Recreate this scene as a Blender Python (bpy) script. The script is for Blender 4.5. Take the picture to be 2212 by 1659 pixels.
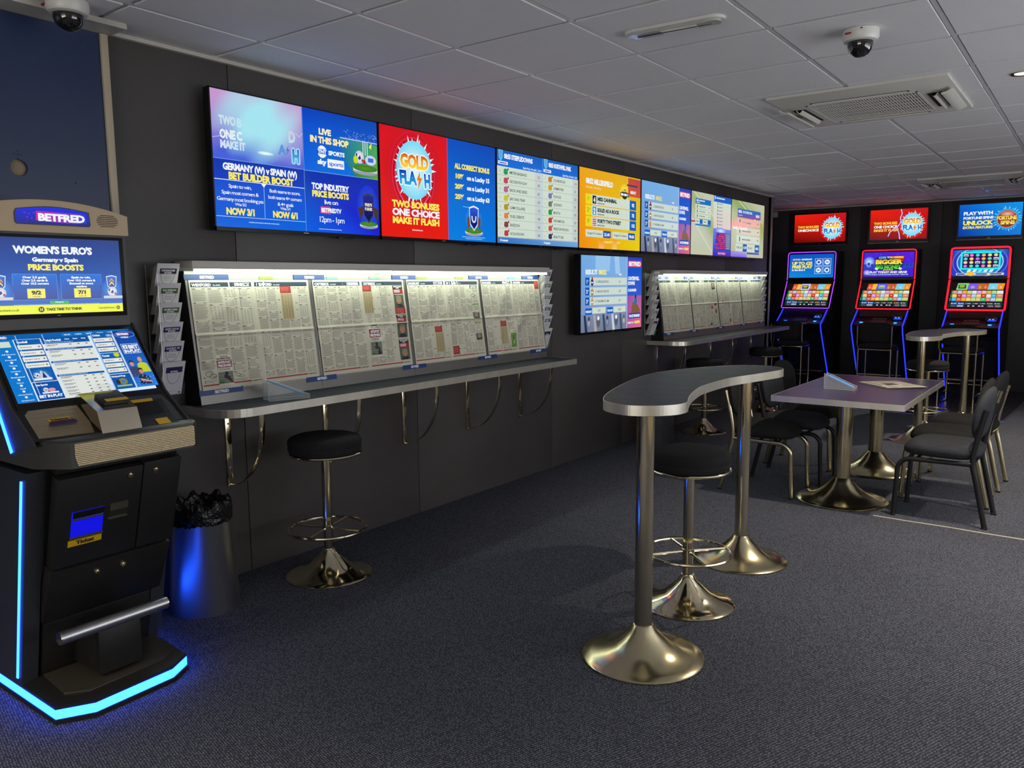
import bpy, bmesh, math, random
from mathutils import Vector, Matrix
random.seed(7)
SC = bpy.context.scene
for o in list(bpy.data.objects): bpy.data.objects.remove(o)
COL = SC.collection
PI = math.pi
# ---------------------------------------------------------------- camera
def cam_axes(yaw, pitch, roll):
    cy, sy, cp, sp = math.cos(yaw), math.sin(yaw), math.cos(pitch), math.sin(pitch)
    F = Vector((-sy*cp, cy*cp, -sp)); R = Vector((cy, sy, 0)); U = R.cross(F)
    cr, sr = math.cos(roll), math.sin(roll)
    return cr*R+sr*U, -sr*R+cr*U, F
cR, cU, cF = cam_axes(0.636532779, 0.126811515, -0.00714270649)
cd = bpy.data.cameras.new('camera'); cam = bpy.data.objects.new('camera', cd); COL.objects.link(cam)
m = Matrix((cR, cU, -cF)).transposed().to_4x4(); m.translation = Vector((3.39724, 0, 1.44844)); cam.matrix_world = m
cd.sensor_width = 36; cd.lens = 1715.578/2212*36; cd.clip_start = 0.05; cd.clip_end = 60
SC.camera = cam
# ---------------------------------------------------------------- world, light, exposure
w = bpy.data.worlds.new('world'); SC.world = w; w.use_nodes = True
w.node_tree.nodes['Background'].inputs[0].default_value = (0.6, 0.75, 1, 1)
w.node_tree.nodes['Background'].inputs[1].default_value = 0.3
SC.view_settings.view_transform = 'Standard'; SC.view_settings.look = 'None'
SC.view_settings.gamma = 1; SC.view_settings.use_curve_mapping = False
SC.view_settings.exposure = 0.0
H = 2.5; XR = 6.2; YB = -3.4; YE = 12.07; XL = -1.05; YP = 10.08
def area(name, loc, rot, sx, sy, power, col):
    l = bpy.data.lights.new(name, 'AREA'); l.shape = 'RECTANGLE'; l.size = sx; l.size_y = sy; l.energy = power; l.color = col
    o = bpy.data.objects.new(name, l); COL.objects.link(o); o.location = loc; o.rotation_euler = rot; return o
# fill lamps added at the unseen windows, tilted up to brighten the ceiling
area('ceiling_fill_right', (XR-0.06, 4.2, 1.35), (0, math.radians(145), 0), 1.7, 5.0, 110, (0.93, 0.95, 1.0))
area('ceiling_fill_back', (3.2, YB+0.06, 1.45), (math.radians(142), 0, 0), 3.6, 1.6, 115, (1.0, 0.93, 0.82))
SPOTS = [(2.993, 4.958), (4.6, 1.6), (4.6, 4.96), (4.6, 8.2), (2.99, 8.3), (2.4, -0.9), (4.6, -1.4), (0.9, -0.9)]
def spot(x, y, power=175, ang=108, col=(1, 0.86, 0.68)):
    l = bpy.data.lights.new('downlight_lamp', 'SPOT'); l.energy = power; l.color = col; l.spot_size = math.radians(ang); l.spot_blend = 0.7
    l.shadow_soft_size = 0.03
    o = bpy.data.objects.new('downlight_lamp', l); COL.objects.link(o); o.location = (x, y, H-0.03); return o
for s in SPOTS: spot(*s)
# ---------------------------------------------------------------- colour + materials
def s2l(c): return c/12.92 if c <= 0.04045 else ((c+0.055)/1.055)**2.4
def rgb(r, g=None, b=None):
    if isinstance(r, str): r, g, b = int(r[0:2], 16), int(r[2:4], 16), int(r[4:6], 16)
    return (s2l(r/255), s2l(g/255), s2l(b/255))
MATS = {}
def mat(name, col=(.5, .5, .5), rough=.5, metal=0, emit=None, es=0, bump=None, var=None, spec=.5, trans=0, ior=1.45, coat=0, aniso=0):
    m = bpy.data.materials.new(name); m.use_nodes = True; nt = m.node_tree; b = nt.nodes['Principled BSDF']
    I = b.inputs
    I['Base Color'].default_value = (*col, 1); I['Roughness'].default_value = rough; I['Metallic'].default_value = metal
    I['Specular IOR Level'].default_value = spec; I['Transmission Weight'].default_value = trans; I['IOR'].default_value = ior
    I['Coat Weight'].default_value = coat
    if emit: I['Emission Color'].default_value = (*emit, 1); I['Emission Strength'].default_value = es
    if bump or var:
        tc = nt.nodes.new('ShaderNodeTexCoord')
    if var:   # (scale, amount, stretch)
        n = nt.nodes.new('ShaderNodeTexNoise'); n.inputs['Scale'].default_value = var[0]; n.inputs['Detail'].default_value = 5
        mp = nt.nodes.new('ShaderNodeMapping'); mp.inputs['Scale'].default_value = var[2] if len(var) > 2 else (1, 1, 1)
        nt.links.new(tc.outputs['Object'], mp.inputs[0]); nt.links.new(mp.outputs[0], n.inputs['Vector'])
        r = nt.nodes.new('ShaderNodeMapRange'); r.inputs['To Min'].default_value = 1-var[1]; r.inputs['To Max'].default_value = 1+var[1]
        nt.links.new(n.outputs['Fac'], r.inputs['Value'])
        mx = nt.nodes.new('ShaderNodeMix'); mx.data_type = 'RGBA'; mx.blend_type = 'MULTIPLY'; mx.inputs[0].default_value = 1
        mx.inputs[6].default_value = (*col, 1); nt.links.new(r.outputs[0], mx.inputs[7]); nt.links.new(mx.outputs[2], I['Base Color'])
        r2 = nt.nodes.new('ShaderNodeMapRange'); r2.inputs['To Min'].default_value = max(0.02, rough-.12*var[1]*2); r2.inputs['To Max'].default_value = min(1, rough+.12*var[1]*2)
        nt.links.new(n.outputs['Fac'], r2.inputs['Value']); nt.links.new(r2.outputs[0], I['Roughness'])
    if bump:  # (scale, strength, distance, kind)
        if len(bump) > 3 and bump[3] == 'vor':
            n2 = nt.nodes.new('ShaderNodeTexVoronoi'); out = n2.outputs['Distance']
        else:
            n2 = nt.nodes.new('ShaderNodeTexNoise'); n2.inputs['Detail'].default_value = 3; out = n2.outputs['Fac']
        n2.inputs['Scale'].default_value = bump[0]; nt.links.new(tc.outputs['Object'], n2.inputs['Vector'])
        bp = nt.nodes.new('ShaderNodeBump'); bp.inputs['Strength'].default_value = bump[1]; bp.inputs['Distance'].default_value = bump[2]
        nt.links.new(out, bp.inputs['Height']); nt.links.new(bp.outputs[0], I['Normal'])
    MATS[name] = m; return m
mat('wall_panel', (.084, .078, .075), .45, var=(1.6, .25), bump=(60, .08, .002))
mat('wall_end', (.045, .042, .044), .5, var=(1.5, .2))
mat('wall_plain', (.50, .43, .31), .8)
mat('navy_board', (.018, .035, .10), .33, var=(2, .12))
mat('cream_trim', (.52, .45, .33), .45)
mat('off_white', (.55, .53, .49), .45)
mat('tile', (.74, .73, .74), .85, bump=(400, .25, .001), var=(3, .05))
mat('grid_metal', (.62, .62, .62), .35)
mat('void', (.02, .02, .02), .9)
mat('chrome', (.78, .70, .50), .11, 1, var=(6, .10))  # gold tint puts reflections of the warm lamps into the metal colour
mat('chrome_dull', (.68, .60, .38), .2, 1, var=(9, .2, (1, 1, 1)))  # yellower tint stands in for reflected warm lamps
mat('steel', (.50, .50, .50), .34, 1, var=(5, .15, (1, 1, .1)))
mat('alu_edge', (.80, .76, .66), .33, .72, var=(12, .18, (1, 1, .2)))
mat('alu', (.50, .50, .49), .38, 1, var=(4, .12))
mat('fabric', (.017, .017, .018), .95, bump=(900, .5, .001), var=(40, .25), spec=.25)
mat('fabric_grey', (.034, .037, .044), .95, bump=(900, .5, .001), var=(40, .25), spec=.25)
mat('black_metal', (.012, .012, .013), .35, spec=.5)
mat('laminate', (.022, .028, .040), .45, spec=.22, var=(14, .3), bump=(300, .05, .001))
mat('laminate_violet_sheen', (.040, .036, .072), .3, var=(18, .15))  # violet LED reflection put into the dark blue laminate colour
mat('black_plastic', (.012, .012, .012), .35)
mat('tv_black', (.008, .008, .009), .25)
mat('kiosk_black', (.014, .0135, .013), .42, bump=(700, .1, .0005))
mat('kiosk_grey', (.045, .044, .041), .4, bump=(700, .1, .0005))
mat('kiosk_front', (.030, .033, .040), .45)
mat('kiosk_cream', (.50, .38, .22), .38)
mat('steel_shiny', (.62, .55, .42), .14, 1, var=(9, .15))
mat('board_alu', (.26, .25, .23), .42, .75, var=(4, .12))
mat('footplate', (.17, .15, .12), .33, .8, var=(6, .2))
mat('yellow', rgb(214, 170, 20), .4)
mat('white_plastic', (.70, .69, .65), .3)
mat('ac_white', (.66, .65, .58), .4)
mat('dark_gap', (.01, .01, .01), .8)
mat('glass_dark', (.01, .01, .01), .04, coat=1)
mat('acrylic', (.80, .90, .95), .04, coat=1); MATS['acrylic'].node_tree.nodes['Principled BSDF'].inputs['Alpha'].default_value = .09
mat('bag', (.008, .008, .008), .22, bump=(25, .9, .02))
mat('pen_blue', rgb(70, 150, 215), .3)
mat('paper_edge', (.62, .58, .50), .9)
mat('tape', (.50, .48, .40), .4)
mat('vinyl', (.028, .024, .024), .25, var=(5, .3))
mat('cork', (.33, .27, .17), .8, bump=(200, .5, .002))
mat('lamp_off', (.45, .46, .44), .15, coat=1)
mat('led_white', (.8, .8, .8), .4, emit=(.86, 1.0, .82), es=14)
mat('led_blue', (.1, .1, .1), .4, emit=(.010, .080, 1.0), es=13)
mat('led_deep', (.1, .1, .1), .4, emit=(.01, .02, 1.0), es=2.6)
mat('led_violet', (.1, .1, .1), .4, emit=(.30, .03, 1.0), es=2.4)
mat('led_red', (.1, .1, .1), .4, emit=(1.0, .004, .02), es=1.5)
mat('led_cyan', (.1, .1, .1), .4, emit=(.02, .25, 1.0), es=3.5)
mat('ticket_blue', (.02, .02, .1), .2, emit=(0, 0, 1.0), es=.7)
mat('lamp_on', (.9, .9, .9), .4, emit=(1, .86, .66), es=14)
mat('fill_pane', (.9, .9, .9), .4, emit=(.82, .90, 1.0), es=.9)  # glow of the added windows, fill light for the room
def vc_mat(name, emissive, rough=.5, es=1.0, coat=0):
    m = bpy.data.materials.new(name); m.use_nodes = True; nt = m.node_tree; b = nt.nodes['Principled BSDF']
    a = nt.nodes.new('ShaderNodeVertexColor'); a.layer_name = 'Col'
    b.inputs['Roughness'].default_value = rough
    if emissive:
        b.inputs['Base Color'].default_value = (0, 0, 0, 1); nt.links.new(a.outputs[0], b.inputs['Emission Color'])
        b.inputs['Emission Strength'].default_value = es; b.inputs['Specular IOR Level'].default_value = .3
    else: nt.links.new(a.outputs[0], b.inputs['Base Color'])
    MATS[name] = m; return m
vc_mat('screen', True, .12, 1.0); vc_mat('print', False, .75)
# perforated / dimpled stainless sheet
m = mat('mesh_sheet', (.42, .33, .20), .38, .8); nt = m.node_tree
tc = nt.nodes.new('ShaderNodeTexCoord'); v = nt.nodes.new('ShaderNodeTexVoronoi'); v.inputs['Scale'].default_value = 170; v.inputs['Randomness'].default_value = 0
nt.links.new(tc.outputs['Object'], v.inputs['Vector']); bp = nt.nodes.new('ShaderNodeBump'); bp.inputs['Strength'].default_value = .8; bp.inputs['Distance'].default_value = .002; bp.invert = True
nt.links.new(v.outputs['Distance'], bp.inputs['Height']); nt.links.new(bp.outputs[0], nt.nodes['Principled BSDF'].inputs['Normal'])
# carpet: woven blue-grey loop pile with pale flecks
m = mat('carpet', (.05, .055, .08), .95, spec=.2); nt = m.node_tree; b = nt.nodes['Principled BSDF']
tc = nt.nodes.new('ShaderNodeTexCoord'); mp = nt.nodes.new('ShaderNodeMapping'); mp.inputs['Scale'].default_value = (1, 1.35, 1); mp.inputs['Rotation'].default_value = (0, 0, .3)
v = nt.nodes.new('ShaderNodeTexVoronoi'); v.inputs['Scale'].default_value = 96; v.inputs['Randomness'].default_value = .32
n = nt.nodes.new('ShaderNodeTexNoise'); n.inputs['Scale'].default_value = 1.3; n.inputs['Detail'].default_value = 6
nt.links.new(tc.outputs['Object'], mp.inputs[0]); nt.links.new(mp.outputs[0], v.inputs['Vector']); nt.links.new(tc.outputs['Object'], n.inputs['Vector'])
cr = nt.nodes.new('ShaderNodeValToRGB'); cr.color_ramp.elements[0].position = .16; cr.color_ramp.elements[0].color = (.185, .195, .235, 1)
cr.color_ramp.elements[1].position = .46; cr.color_ramp.elements[1].color = (.030, .033, .047, 1)
nt.links.new(v.outputs['Distance'], cr.inputs[0])
r = nt.nodes.new('ShaderNodeMapRange'); r.inputs['To Min'].default_value = .8; r.inputs['To Max'].default_value = 1.25; nt.links.new(n.outputs['Fac'], r.inputs['Value'])
mx = nt.nodes.new('ShaderNodeMix'); mx.data_type = 'RGBA'; mx.blend_type = 'MULTIPLY'; mx.inputs[0].default_value = 1
nt.links.new(cr.outputs[0], mx.inputs[6]); nt.links.new(r.outputs[0], mx.inputs[7]); nt.links.new(mx.outputs[2], b.inputs['Base Color'])
bp = nt.nodes.new('ShaderNodeBump'); bp.inputs['Strength'].default_value = .6; bp.inputs['Distance'].default_value = .002; bp.invert = True
nt.links.new(v.outputs['Distance'], bp.inputs['Height']); nt.links.new(bp.outputs[0], b.inputs['Normal'])
# ---------------------------------------------------------------- mesh builder
class MB:
    def __init__(s): s.v = []; s.f = []; s.sm = []; s.c = None
    def add(s, vs, fs, smooth=False):
        n = len(s.v); s.v += [tuple(v) for v in vs]; s.f += [tuple(i+n for i in f) for f in fs]; s.sm += [smooth]*len(fs); return s
    def box(s, x0, x1, y0, y1, z0, z1, bev=0, M=None):
        if bev:
            bm = bmesh.new(); bmesh.ops.create_cube(bm, size=1)
            for v in bm.verts: v.co = Vector(((x0+x1)/2+v.co.x*(x1-x0), (y0+y1)/2+v.co.y*(y1-y0), (z0+z1)/2+v.co.z*(z1-z0)))
            bmesh.ops.bevel(bm, geom=bm.edges[:], offset=bev, segments=2, affect='EDGES', profile=.5)
            vs = [v.co.copy() for v in bm.verts]; bm.verts.index_update(); fs = [[v.index for v in f.verts] for f in bm.faces]; bm.free()
            if M: vs = [M @ v for v in vs]
            return s.add(vs, fs, True)
        vs = [Vector((x, y, z)) for x in (x0, x1) for y in (y0, y1) for z in (z0, z1)]
        if M: vs = [M @ v for v in vs]
        return s.add(vs, [(0, 1, 3, 2), (4, 6, 7, 5), (0, 4, 5, 1), (2, 3, 7, 6), (0, 2, 6, 4), (1, 5, 7, 3)])
    def prism(s, pts, d, axis='z', a=0, b=1, smooth=False, M=None):
        """pts outline; extruded along axis from a to b"""
        def P(p, t):
            return {'z': (p[0], p[1], t), 'y': (p[0], t, p[1]), 'x': (t, p[0], p[1])}[axis]
        n = len(pts); vs = [Vector(P(p, a)) for p in pts]+[Vector(P(p, b)) for p in pts]
        if M: vs = [M @ v for v in vs]
        k = len(s.v); s.v += [tuple(v) for v in vs]
        s.f += [tuple(range(k+n-1, k-1, -1)), tuple(range(k+n, k+2*n))]; s.sm += [False]*2
        for i in range(n): s.f.append((k+i, k+(i+1) % n, k+n+(i+1) % n, k+n+i)); s.sm.append(smooth)
        return s
    def lathe(s, prof, cx=0, cy=0, seg=40, z0=0, cap=True):
        vs = []; fs = []; n = len(prof)
        for r, z in prof:
            for i in range(seg):
                a = 2*PI*i/seg; vs.append((cx+r*math.cos(a), cy+r*math.sin(a), z0+z))
        for j in range(n-1):
            for i in range(seg):
                fs.append((j*seg+i, j*seg+(i+1) % seg, (j+1)*seg+(i+1) % seg, (j+1)*seg+i))
        s.add(vs, fs, True)
        if cap:
            k = len(s.v)-n*seg
            s.f += [tuple(k+i for i in range(seg-1, -1, -1)), tuple(k+(n-1)*seg+i for i in range(seg))]; s.sm += [False]*2
        return s
    def tube(s, path, r, seg=10, closed=False, flat=None):
        P = [Vector(p) for p in path]; n = len(P); rings = []
        up = None
        for i in range(n):
            if closed: t = (P[(i+1) % n]-P[i-1]).normalized()
            else: t = (P[min(i+1, n-1)]-P[max(i-1, 0)]).normalized()
            if up is None: up = Vector((0, 0, 1)) if abs(t.z) < .9 else Vector((1, 0, 0))
            x = t.cross(up); x = x.normalized() if x.length > 1e-6 else Vector((1, 0, 0)); y = x.cross(t).normalized(); up = y
            ra, rb = flat if flat else (r, r)
            rings.append([P[i]+x*ra*math.cos(2*PI*k/seg)+y*rb*math.sin(2*PI*k/seg) for k in range(seg)])
        vs = [v for g in rings for v in g]; fs = []
        for i in range(n if closed else n-1):
            j = (i+1) % n
            for k in range(seg): fs.append((i*seg+k, i*seg+(k+1) % seg, j*seg+(k+1) % seg, j*seg+k))
        s.add(vs, fs, True)
        if not closed:
            k = len(s.v)-n*seg; s.f += [tuple(range(k+seg-1, k-1, -1)), tuple(range(k+(n-1)*seg, k+n*seg))]; s.sm += [False]*2
        return s
    def grid(s, fn, nu, nv, smooth=True):
        vs = [fn(i/nu, j/nv) for j in range(nv+1) for i in range(nu+1)]
        return s.add(vs, [(j*(nu+1)+i, j*(nu+1)+i+1, (j+1)*(nu+1)+i+1, (j+1)*(nu+1)+i) for j in range(nv) for i in range(nu)], smooth)
    def mesh(s, name, mt, off=(0, 0, 0)):
        me = bpy.data.meshes.new(name); ox, oy, oz = off
        me.from_pydata([(x-ox, y-oy, z-oz) for x, y, z in s.v], [], s.f); me.update()
        if s.c is None:
            bm = bmesh.new(); bm.from_mesh(me); bmesh.ops.recalc_face_normals(bm, faces=bm.faces[:]); bm.to_mesh(me); bm.free()
            me.polygons.foreach_set('use_smooth', s.sm); me.set_sharp_from_angle(angle=math.radians(38))
        else:
            at = me.color_attributes.new('Col', 'FLOAT_COLOR', 'CORNER')
            fl = []
            for c in s.c: fl += [c[0], c[1], c[2], 1.0]
            at.data.foreach_set('color', fl)
        if mt: me.materials.append(MATS[mt] if isinstance(mt, str) else mt)
        return me
WL = {}
def wloc(o): return WL.get(o.name, Vector((0, 0, 0)))
def link(o): COL.objects.link(o)
def thing(name, label, cat, loc=(0, 0, 0), group=None, kind=None):
    o = bpy.data.objects.new(name, None); link(o); o.location = loc; o.empty_display_size = .1
    o['label'] = label; o['category'] = cat
    if group: o['group'] = group
    if kind: o['kind'] = kind
    WL[o.name] = Vector(loc); return o
def part(name, mb, mt, parent, label=None, kind=None):
    """mb in world coordinates; the part's origin coincides with its parent's"""
    off = wloc(parent); me = mb.mesh(name, mt, off); o = bpy.data.objects.new(name, me); link(o); o.parent = parent; WL[o.name] = off
    if label: o['label'] = label
    if kind: o['kind'] = kind
    return o
def solo(name, mb, mt, label, cat, loc=(0, 0, 0), group=None):
    me = mb.mesh(name, mt, loc); o = bpy.data.objects.new(name, me); link(o); o.location = loc; WL[o.name] = Vector(loc)
    o['label'] = label; o['category'] = cat
    if group: o['group'] = group
    return o
def struct(name, mb, mt, parent=None, kind='structure'):
    me = mb.mesh(name, mt, wloc(parent) if parent else (0, 0, 0)); o = bpy.data.objects.new(name, me); link(o)
    if parent: o.parent = parent
    else: o['kind'] = kind
    WL[o.name] = Vector((0, 0, 0)); return o
def dup(root, loc, rz=0, label=None, group=None):
    r = root.copy(); link(r); r.location = loc; r.rotation_euler = (0, 0, rz)
    if label: r['label'] = label
    if group: r['group'] = group
    for ch in list(root.children):
        c = ch.copy(); link(c); c.parent = r
        for g in list(ch.children):
            d = g.copy(); link(d); d.parent = c
    return r
def arc(cx, cz, r, a0, a1, n=8): return [(cx+r*math.cos(a0+(a1-a0)*i/n), cz+r*math.sin(a0+(a1-a0)*i/n)) for i in range(n+1)]
def smoothline(pts, n=5, closed=True):
    P = [Vector(p) for p in pts]; N = len(P); out = []
    for i in range(N if closed else N-1):
        p0, p1, p2, p3 = (P[(i-1) % N], P[i], P[(i+1) % N], P[(i+2) % N]) if closed else (P[max(i-1, 0)], P[i], P[i+1], P[min(i+2, N-1)])
        for k in range(n):
            t = k/n; out.append(.5*((2*p1)+(p2-p0)*t+(2*p0-5*p1+4*p2-p3)*t*t+(3*p1-p0-3*p2+p3)*t*t*t))
    if not closed: out.append(P[-1])
    return out
# ---------------------------------------------------------------- glyph cache and flat-print canvas
GL = {}
def glyph(ch, bold):
    k = (ch, bold)
    if k in GL: return GL[k]
    def ev(t, tri=False):
        cu = bpy.data.curves.new('g', 'FONT'); cu.body = t; cu.size = 1; cu.resolution_u = 2; cu.offset = .052 if bold else 0.008
        cu.fill_mode = 'FRONT'
        o = bpy.data.objects.new('g', cu); link(o); bpy.context.view_layer.update()
        dg = bpy.context.evaluated_depsgraph_get(); me = bpy.data.meshes.new_from_object(o.evaluated_get(dg))
        vs = [(v.co.x, v.co.y) for v in me.vertices]; fs = [tuple(p.vertices) for p in me.polygons]
        bpy.data.objects.remove(o); bpy.data.curves.remove(cu); bpy.data.meshes.remove(me)
        return vs, fs
    def wd(t):
        vs, _ = ev(t); xs = [v[0] for v in vs]; return max(xs)-min(xs)
    if 'II' not in GL: GL['II'] = wd('II')
    vs, fs = ev(ch) if ch != ' ' else ([], [])
    adv = wd('I'+ch+'I')-GL['II'] if not bold else glyph(ch, False)[2]+.06
    GL[k] = (vs, fs, adv); return GL[k]
class Cv:
    """flat print made of coloured polygons; x right, y down, W wide"""
    def __init__(s, W, Hh): s.W = W; s.H = Hh; s.p = []; s.l = 0; s.cap = 0
    def poly(s, pts, col, cols=None):
        s.l += 1; s.p.append((pts, cols or [col]*len(pts), s.l)); return s
    def rect(s, x, y, w, h, c, c2=None):
        c2 = c2 or c; return s.poly([(x, y), (x, y+h), (x+w, y+h), (x+w, y)], c, [c, c2, c2, c])
    def rectc(s, x, y, w, h, tl, bl, br, tr): return s.poly([(x, y), (x, y+h), (x+w, y+h), (x+w, y)], tl, [tl, bl, br, tr])
    def mesh2(s, x, y, w, h, nx, ny, fn):
        s.l += 1
        for j in range(ny):
            for i in range(nx):
                q = [(i, j), (i, j+1), (i+1, j+1), (i+1, j)]
                s.p.append(([(x+w*a/nx, y+h*b/ny) for a, b in q], [fn(a/nx, b/ny) for a, b in q], s.l))
        return s
    def ell(s, cx, cy, rx, ry, c, ce=None, n=20):
        s.l += 1; ce = ce or c; P = [(cx+rx*math.cos(-2*PI*i/n), cy+ry*math.sin(-2*PI*i/n)) for i in range(n)]
        if ce is c: s.p.append((P, [c]*n, s.l))
        else:
            for i in range(n): s.p.append(([(cx, cy), P[i], P[(i+1) % n]], [c, ce, ce], s.l))
        return s
    def ring(s, cx, cy, rx, ry, t, c, n=28, a0=0, a1=2*PI):
        s.l += 1
        for i in range(n):
            a, b = a0+(a1-a0)*i/n, a0+(a1-a0)*(i+1)/n
            s.p.append(([(cx+(rx-t)*math.cos(a), cy+(ry-t)*math.sin(a)), (cx+(rx-t)*math.cos(b), cy+(ry-t)*math.sin(b)), (cx+rx*math.cos(b), cy+ry*math.sin(b)), (cx+rx*math.cos(a), cy+ry*math.sin(a))], [c]*4, s.l))
        return s
    def line(s, x0, y0, x1, y1, t, c):
        d = math.hypot(x1-x0, y1-y0) or 1; nx, ny = -(y1-y0)/d*t/2, (x1-x0)/d*t/2
        return s.poly([(x0+nx, y0+ny), (x0-nx, y0-ny), (x1-nx, y1-ny), (x1+nx, y1+ny)], c)
    def text(s, t, x, y, h, w, c, bold=True, c2=None, al='l', shear=0, rot=0):
        """cap height h, baseline y, fitted to width w"""
        s.l += 1; X = 0; L = []
        for ch in t:
            vs, fs, adv = glyph(ch, bold); L.append((X, vs, fs)); X += adv
        if X == 0: return s
        k = h/.72; kx = (w/X) if w else k*.95
        ww = X*kx
        if al == 'c': x -= ww/2
        if al == 'r': x -= ww
        c2 = c2 or c; cr_, sr_ = math.cos(rot), math.sin(rot); x_0 = x
        for ox, vs, fs in L:
            for f in fs:
                P = []; CC = []
                for i in f:
                    gx, gy = vs[i]; px, py = (ox+gx)*kx+shear*gy*k, -gy*k
                    P.append((x_0+px*cr_-py*sr_, y+px*sr_+py*cr_)); t_ = min(1, max(0, gy/.72))
                    CC.append(tuple(c2[q]*(1-t_)+c[q]*t_ for q in range(3)))
                s.p.append((P, CC, s.l))
        return s
    def otext(s, t, x, y, h, w, c, oc, bold=True, c2=None, al='l', ow=None, shear=0):
        ow = ow or h*.1
        for dx, dy in ((-1, 0), (1, 0), (0, -1), (0, 1), (.7, .7), (-.7, .7), (.7, -.7), (-.7, -.7)):
            s.text(t, x+dx*ow, y+dy*ow, h, w, oc, bold, al=al, shear=shear); s.l -= 1
        s.l += 1
        return s.text(t, x, y, h, w, c, bold, c2, al, shear)
    def build(s, name, mt, parent, O, ux, uy, dl=.00012, warp=None, label=None, clip=True):
        """O: world position of the top-left corner; ux, uy: world vectors spanning full width and full height (down)"""
        O, ux, uy = Vector(O), Vector(ux), Vector(uy); n = uy.cross(ux).normalized(); mb = MB(); mb.c = []
        P_ = s.p
        if warp:      # long pieces are cut up so that they follow the creases
            P_ = []
            for pts, cols, l in s.p:
                xs_ = [p[0] for p in pts]; ys_ = [p[1] for p in pts]; w_, h_ = max(xs_)-min(xs_), max(ys_)-min(ys_)
                if len(pts) == 4 and pts[0][0] == pts[1][0] and pts[2][0] == pts[3][0] and (w_ > 2.6 or h_ > 2.6):
                    nx, ny = max(1, math.ceil(w_/2.2)), max(1, math.ceil(h_/2.2)); x0, y0 = pts[0]; dx, dy = (pts[3][0]-x0)/nx, (pts[1][1]-y0)/ny
                    for i in range(nx):
                        for j in range(ny): P_.append(([(x0+dx*i, y0+dy*j), (x0+dx*i, y0+dy*(j+1)), (x0+dx*(i+1), y0+dy*(j+1)), (x0+dx*(i+1), y0+dy*j)], cols, l))
                else: P_.append((pts, cols, l))
            if s.cap: P_ = [(a_, b_, min(c_, s.cap)) for a_, b_, c_ in P_]
        for pts, cols, l in P_:
            k = len(mb.v)
            for (x, y) in pts:
                if clip: x = min(max(x, 0), s.W); y = min(max(y, 0), s.H)
                p = O+ux*(x/s.W)+uy*(y/s.H)+n*(l*dl)
                if warp: p = p+n*warp(x/s.W, y/s.H)
                mb.v.append(tuple(p))
            mb.f.append(tuple(range(k, k+len(pts)))); mb.sm.append(False); mb.c += cols
        return part(name, mb, mt, parent, label)
WH = rgb(238, 242, 248); BK = rgb(20, 22, 30); YE_ = rgb(250, 232, 60); RD = rgb(226, 28, 30); BL = rgb(20, 84, 200); NV = rgb(14, 40, 120)
# ================================================================ SETTING
floor = struct('floor', MB().box(XL-.3, XR, YB, YE+.1, -.05, 0), 'carpet')
struct('vinyl_strip', MB().prism([(XL, 9.45), (2.675, 9.45), (2.80, 12.06), (XL, 12.06)], 'z', 'z', 0, .004), 'vinyl', floor)
struct('edge_trim', MB().prism([(2.665, 9.43), (2.69, 9.43), (2.815, 12.06), (2.79, 12.06)], 'z', 'z', 0, .007).prism([(XL, 9.435), (2.69, 9.435), (2.69, 9.45), (XL, 9.45)], 'z', 'z', 0, .007), 'alu', floor)
# left wall: backing with separate dark panels, joints recessed
wl = struct('wall_left', MB().box(-.12, -.012, YB, YP, 0, H), 'void')
js = [YB, -2.4, -1.2, -.1, 1.10, 2.35, 3.60, 5.12, 6.25, 7.36, 8.60, YP]
for i in range(len(js)-1):
    struct('wall_panel', MB().box(-.012, 0, js[i]+(.002 if i else 0), js[i+1]-.002, .0, H, bev=.0015), 'wall_panel', wl)
struct('wall_recess', MB().box(-.12, 0, YP-.1, YP, 0, H), 'wall_end', wl)
struct('wall_far_left', MB().box(XL-.1, XL, YP, YE, 0, H).box(XL, -.12, YP-.1, YP, 0, H), 'wall_end')
we = struct('wall_end', MB().box(XL-.1, XR, YE+.012, YE+.12, 0, H), 'void')
ej = [XL, -.40, .60, 1.62, 2.70, 3.9, 5.1, XR]
for i in range(len(ej)-1): struct('wall_panel', MB().box(ej[i]+.002, ej[i+1]-.002, YE, YE+.012, 0, H, bev=.0015), 'wall_end', we)
struct('trim_1', MB().box(-.005, .018, YP-.035, YP+.012, 0, H-.03, bev=.004), 'alu')
# right and back walls with added windows, out of view, as fill light
wr = struct('wall_right', MB().box(XR, XR+.1, YB, 1.6, 0, H).box(XR, XR+.1, 6.8, YE+.1, 0, H).box(XR, XR+.1, 1.6, 6.8, 0, .45).box(XR, XR+.1, 1.6, 6.8, 2.25, H), 'wall_plain')
wb = struct('wall_back', MB().box(-.12, 1.3, YB-.1, YB, 0, H).box(5.1, XR+.1, YB-.1, YB, 0, H).box(1.3, 5.1, YB-.1, YB, 0, .6).box(1.3, 5.1, YB-.1, YB, 2.3, H), 'wall_plain')
wd = struct('added_window_1', MB().box(XR+.04, XR+.06, 1.6, 6.8, .45, 2.25), 'fill_pane')
struct('window_frame', MB().box(XR-.01, XR+.05, 1.6, 1.66, .45, 2.25).box(XR-.01, XR+.05, 6.74, 6.8, .45, 2.25).box(XR-.01, XR+.05, 4.17, 4.23, .45, 2.25).box(XR-.01, XR+.05, 1.6, 6.8, .45, .5).box(XR-.01, XR+.05, 1.6, 6.8, 2.2, 2.25), 'alu', wd)
wd = struct('added_window_2', MB().box(1.3, 5.1, YB-.06, YB-.04, .6, 2.3), 'fill_pane')
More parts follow.
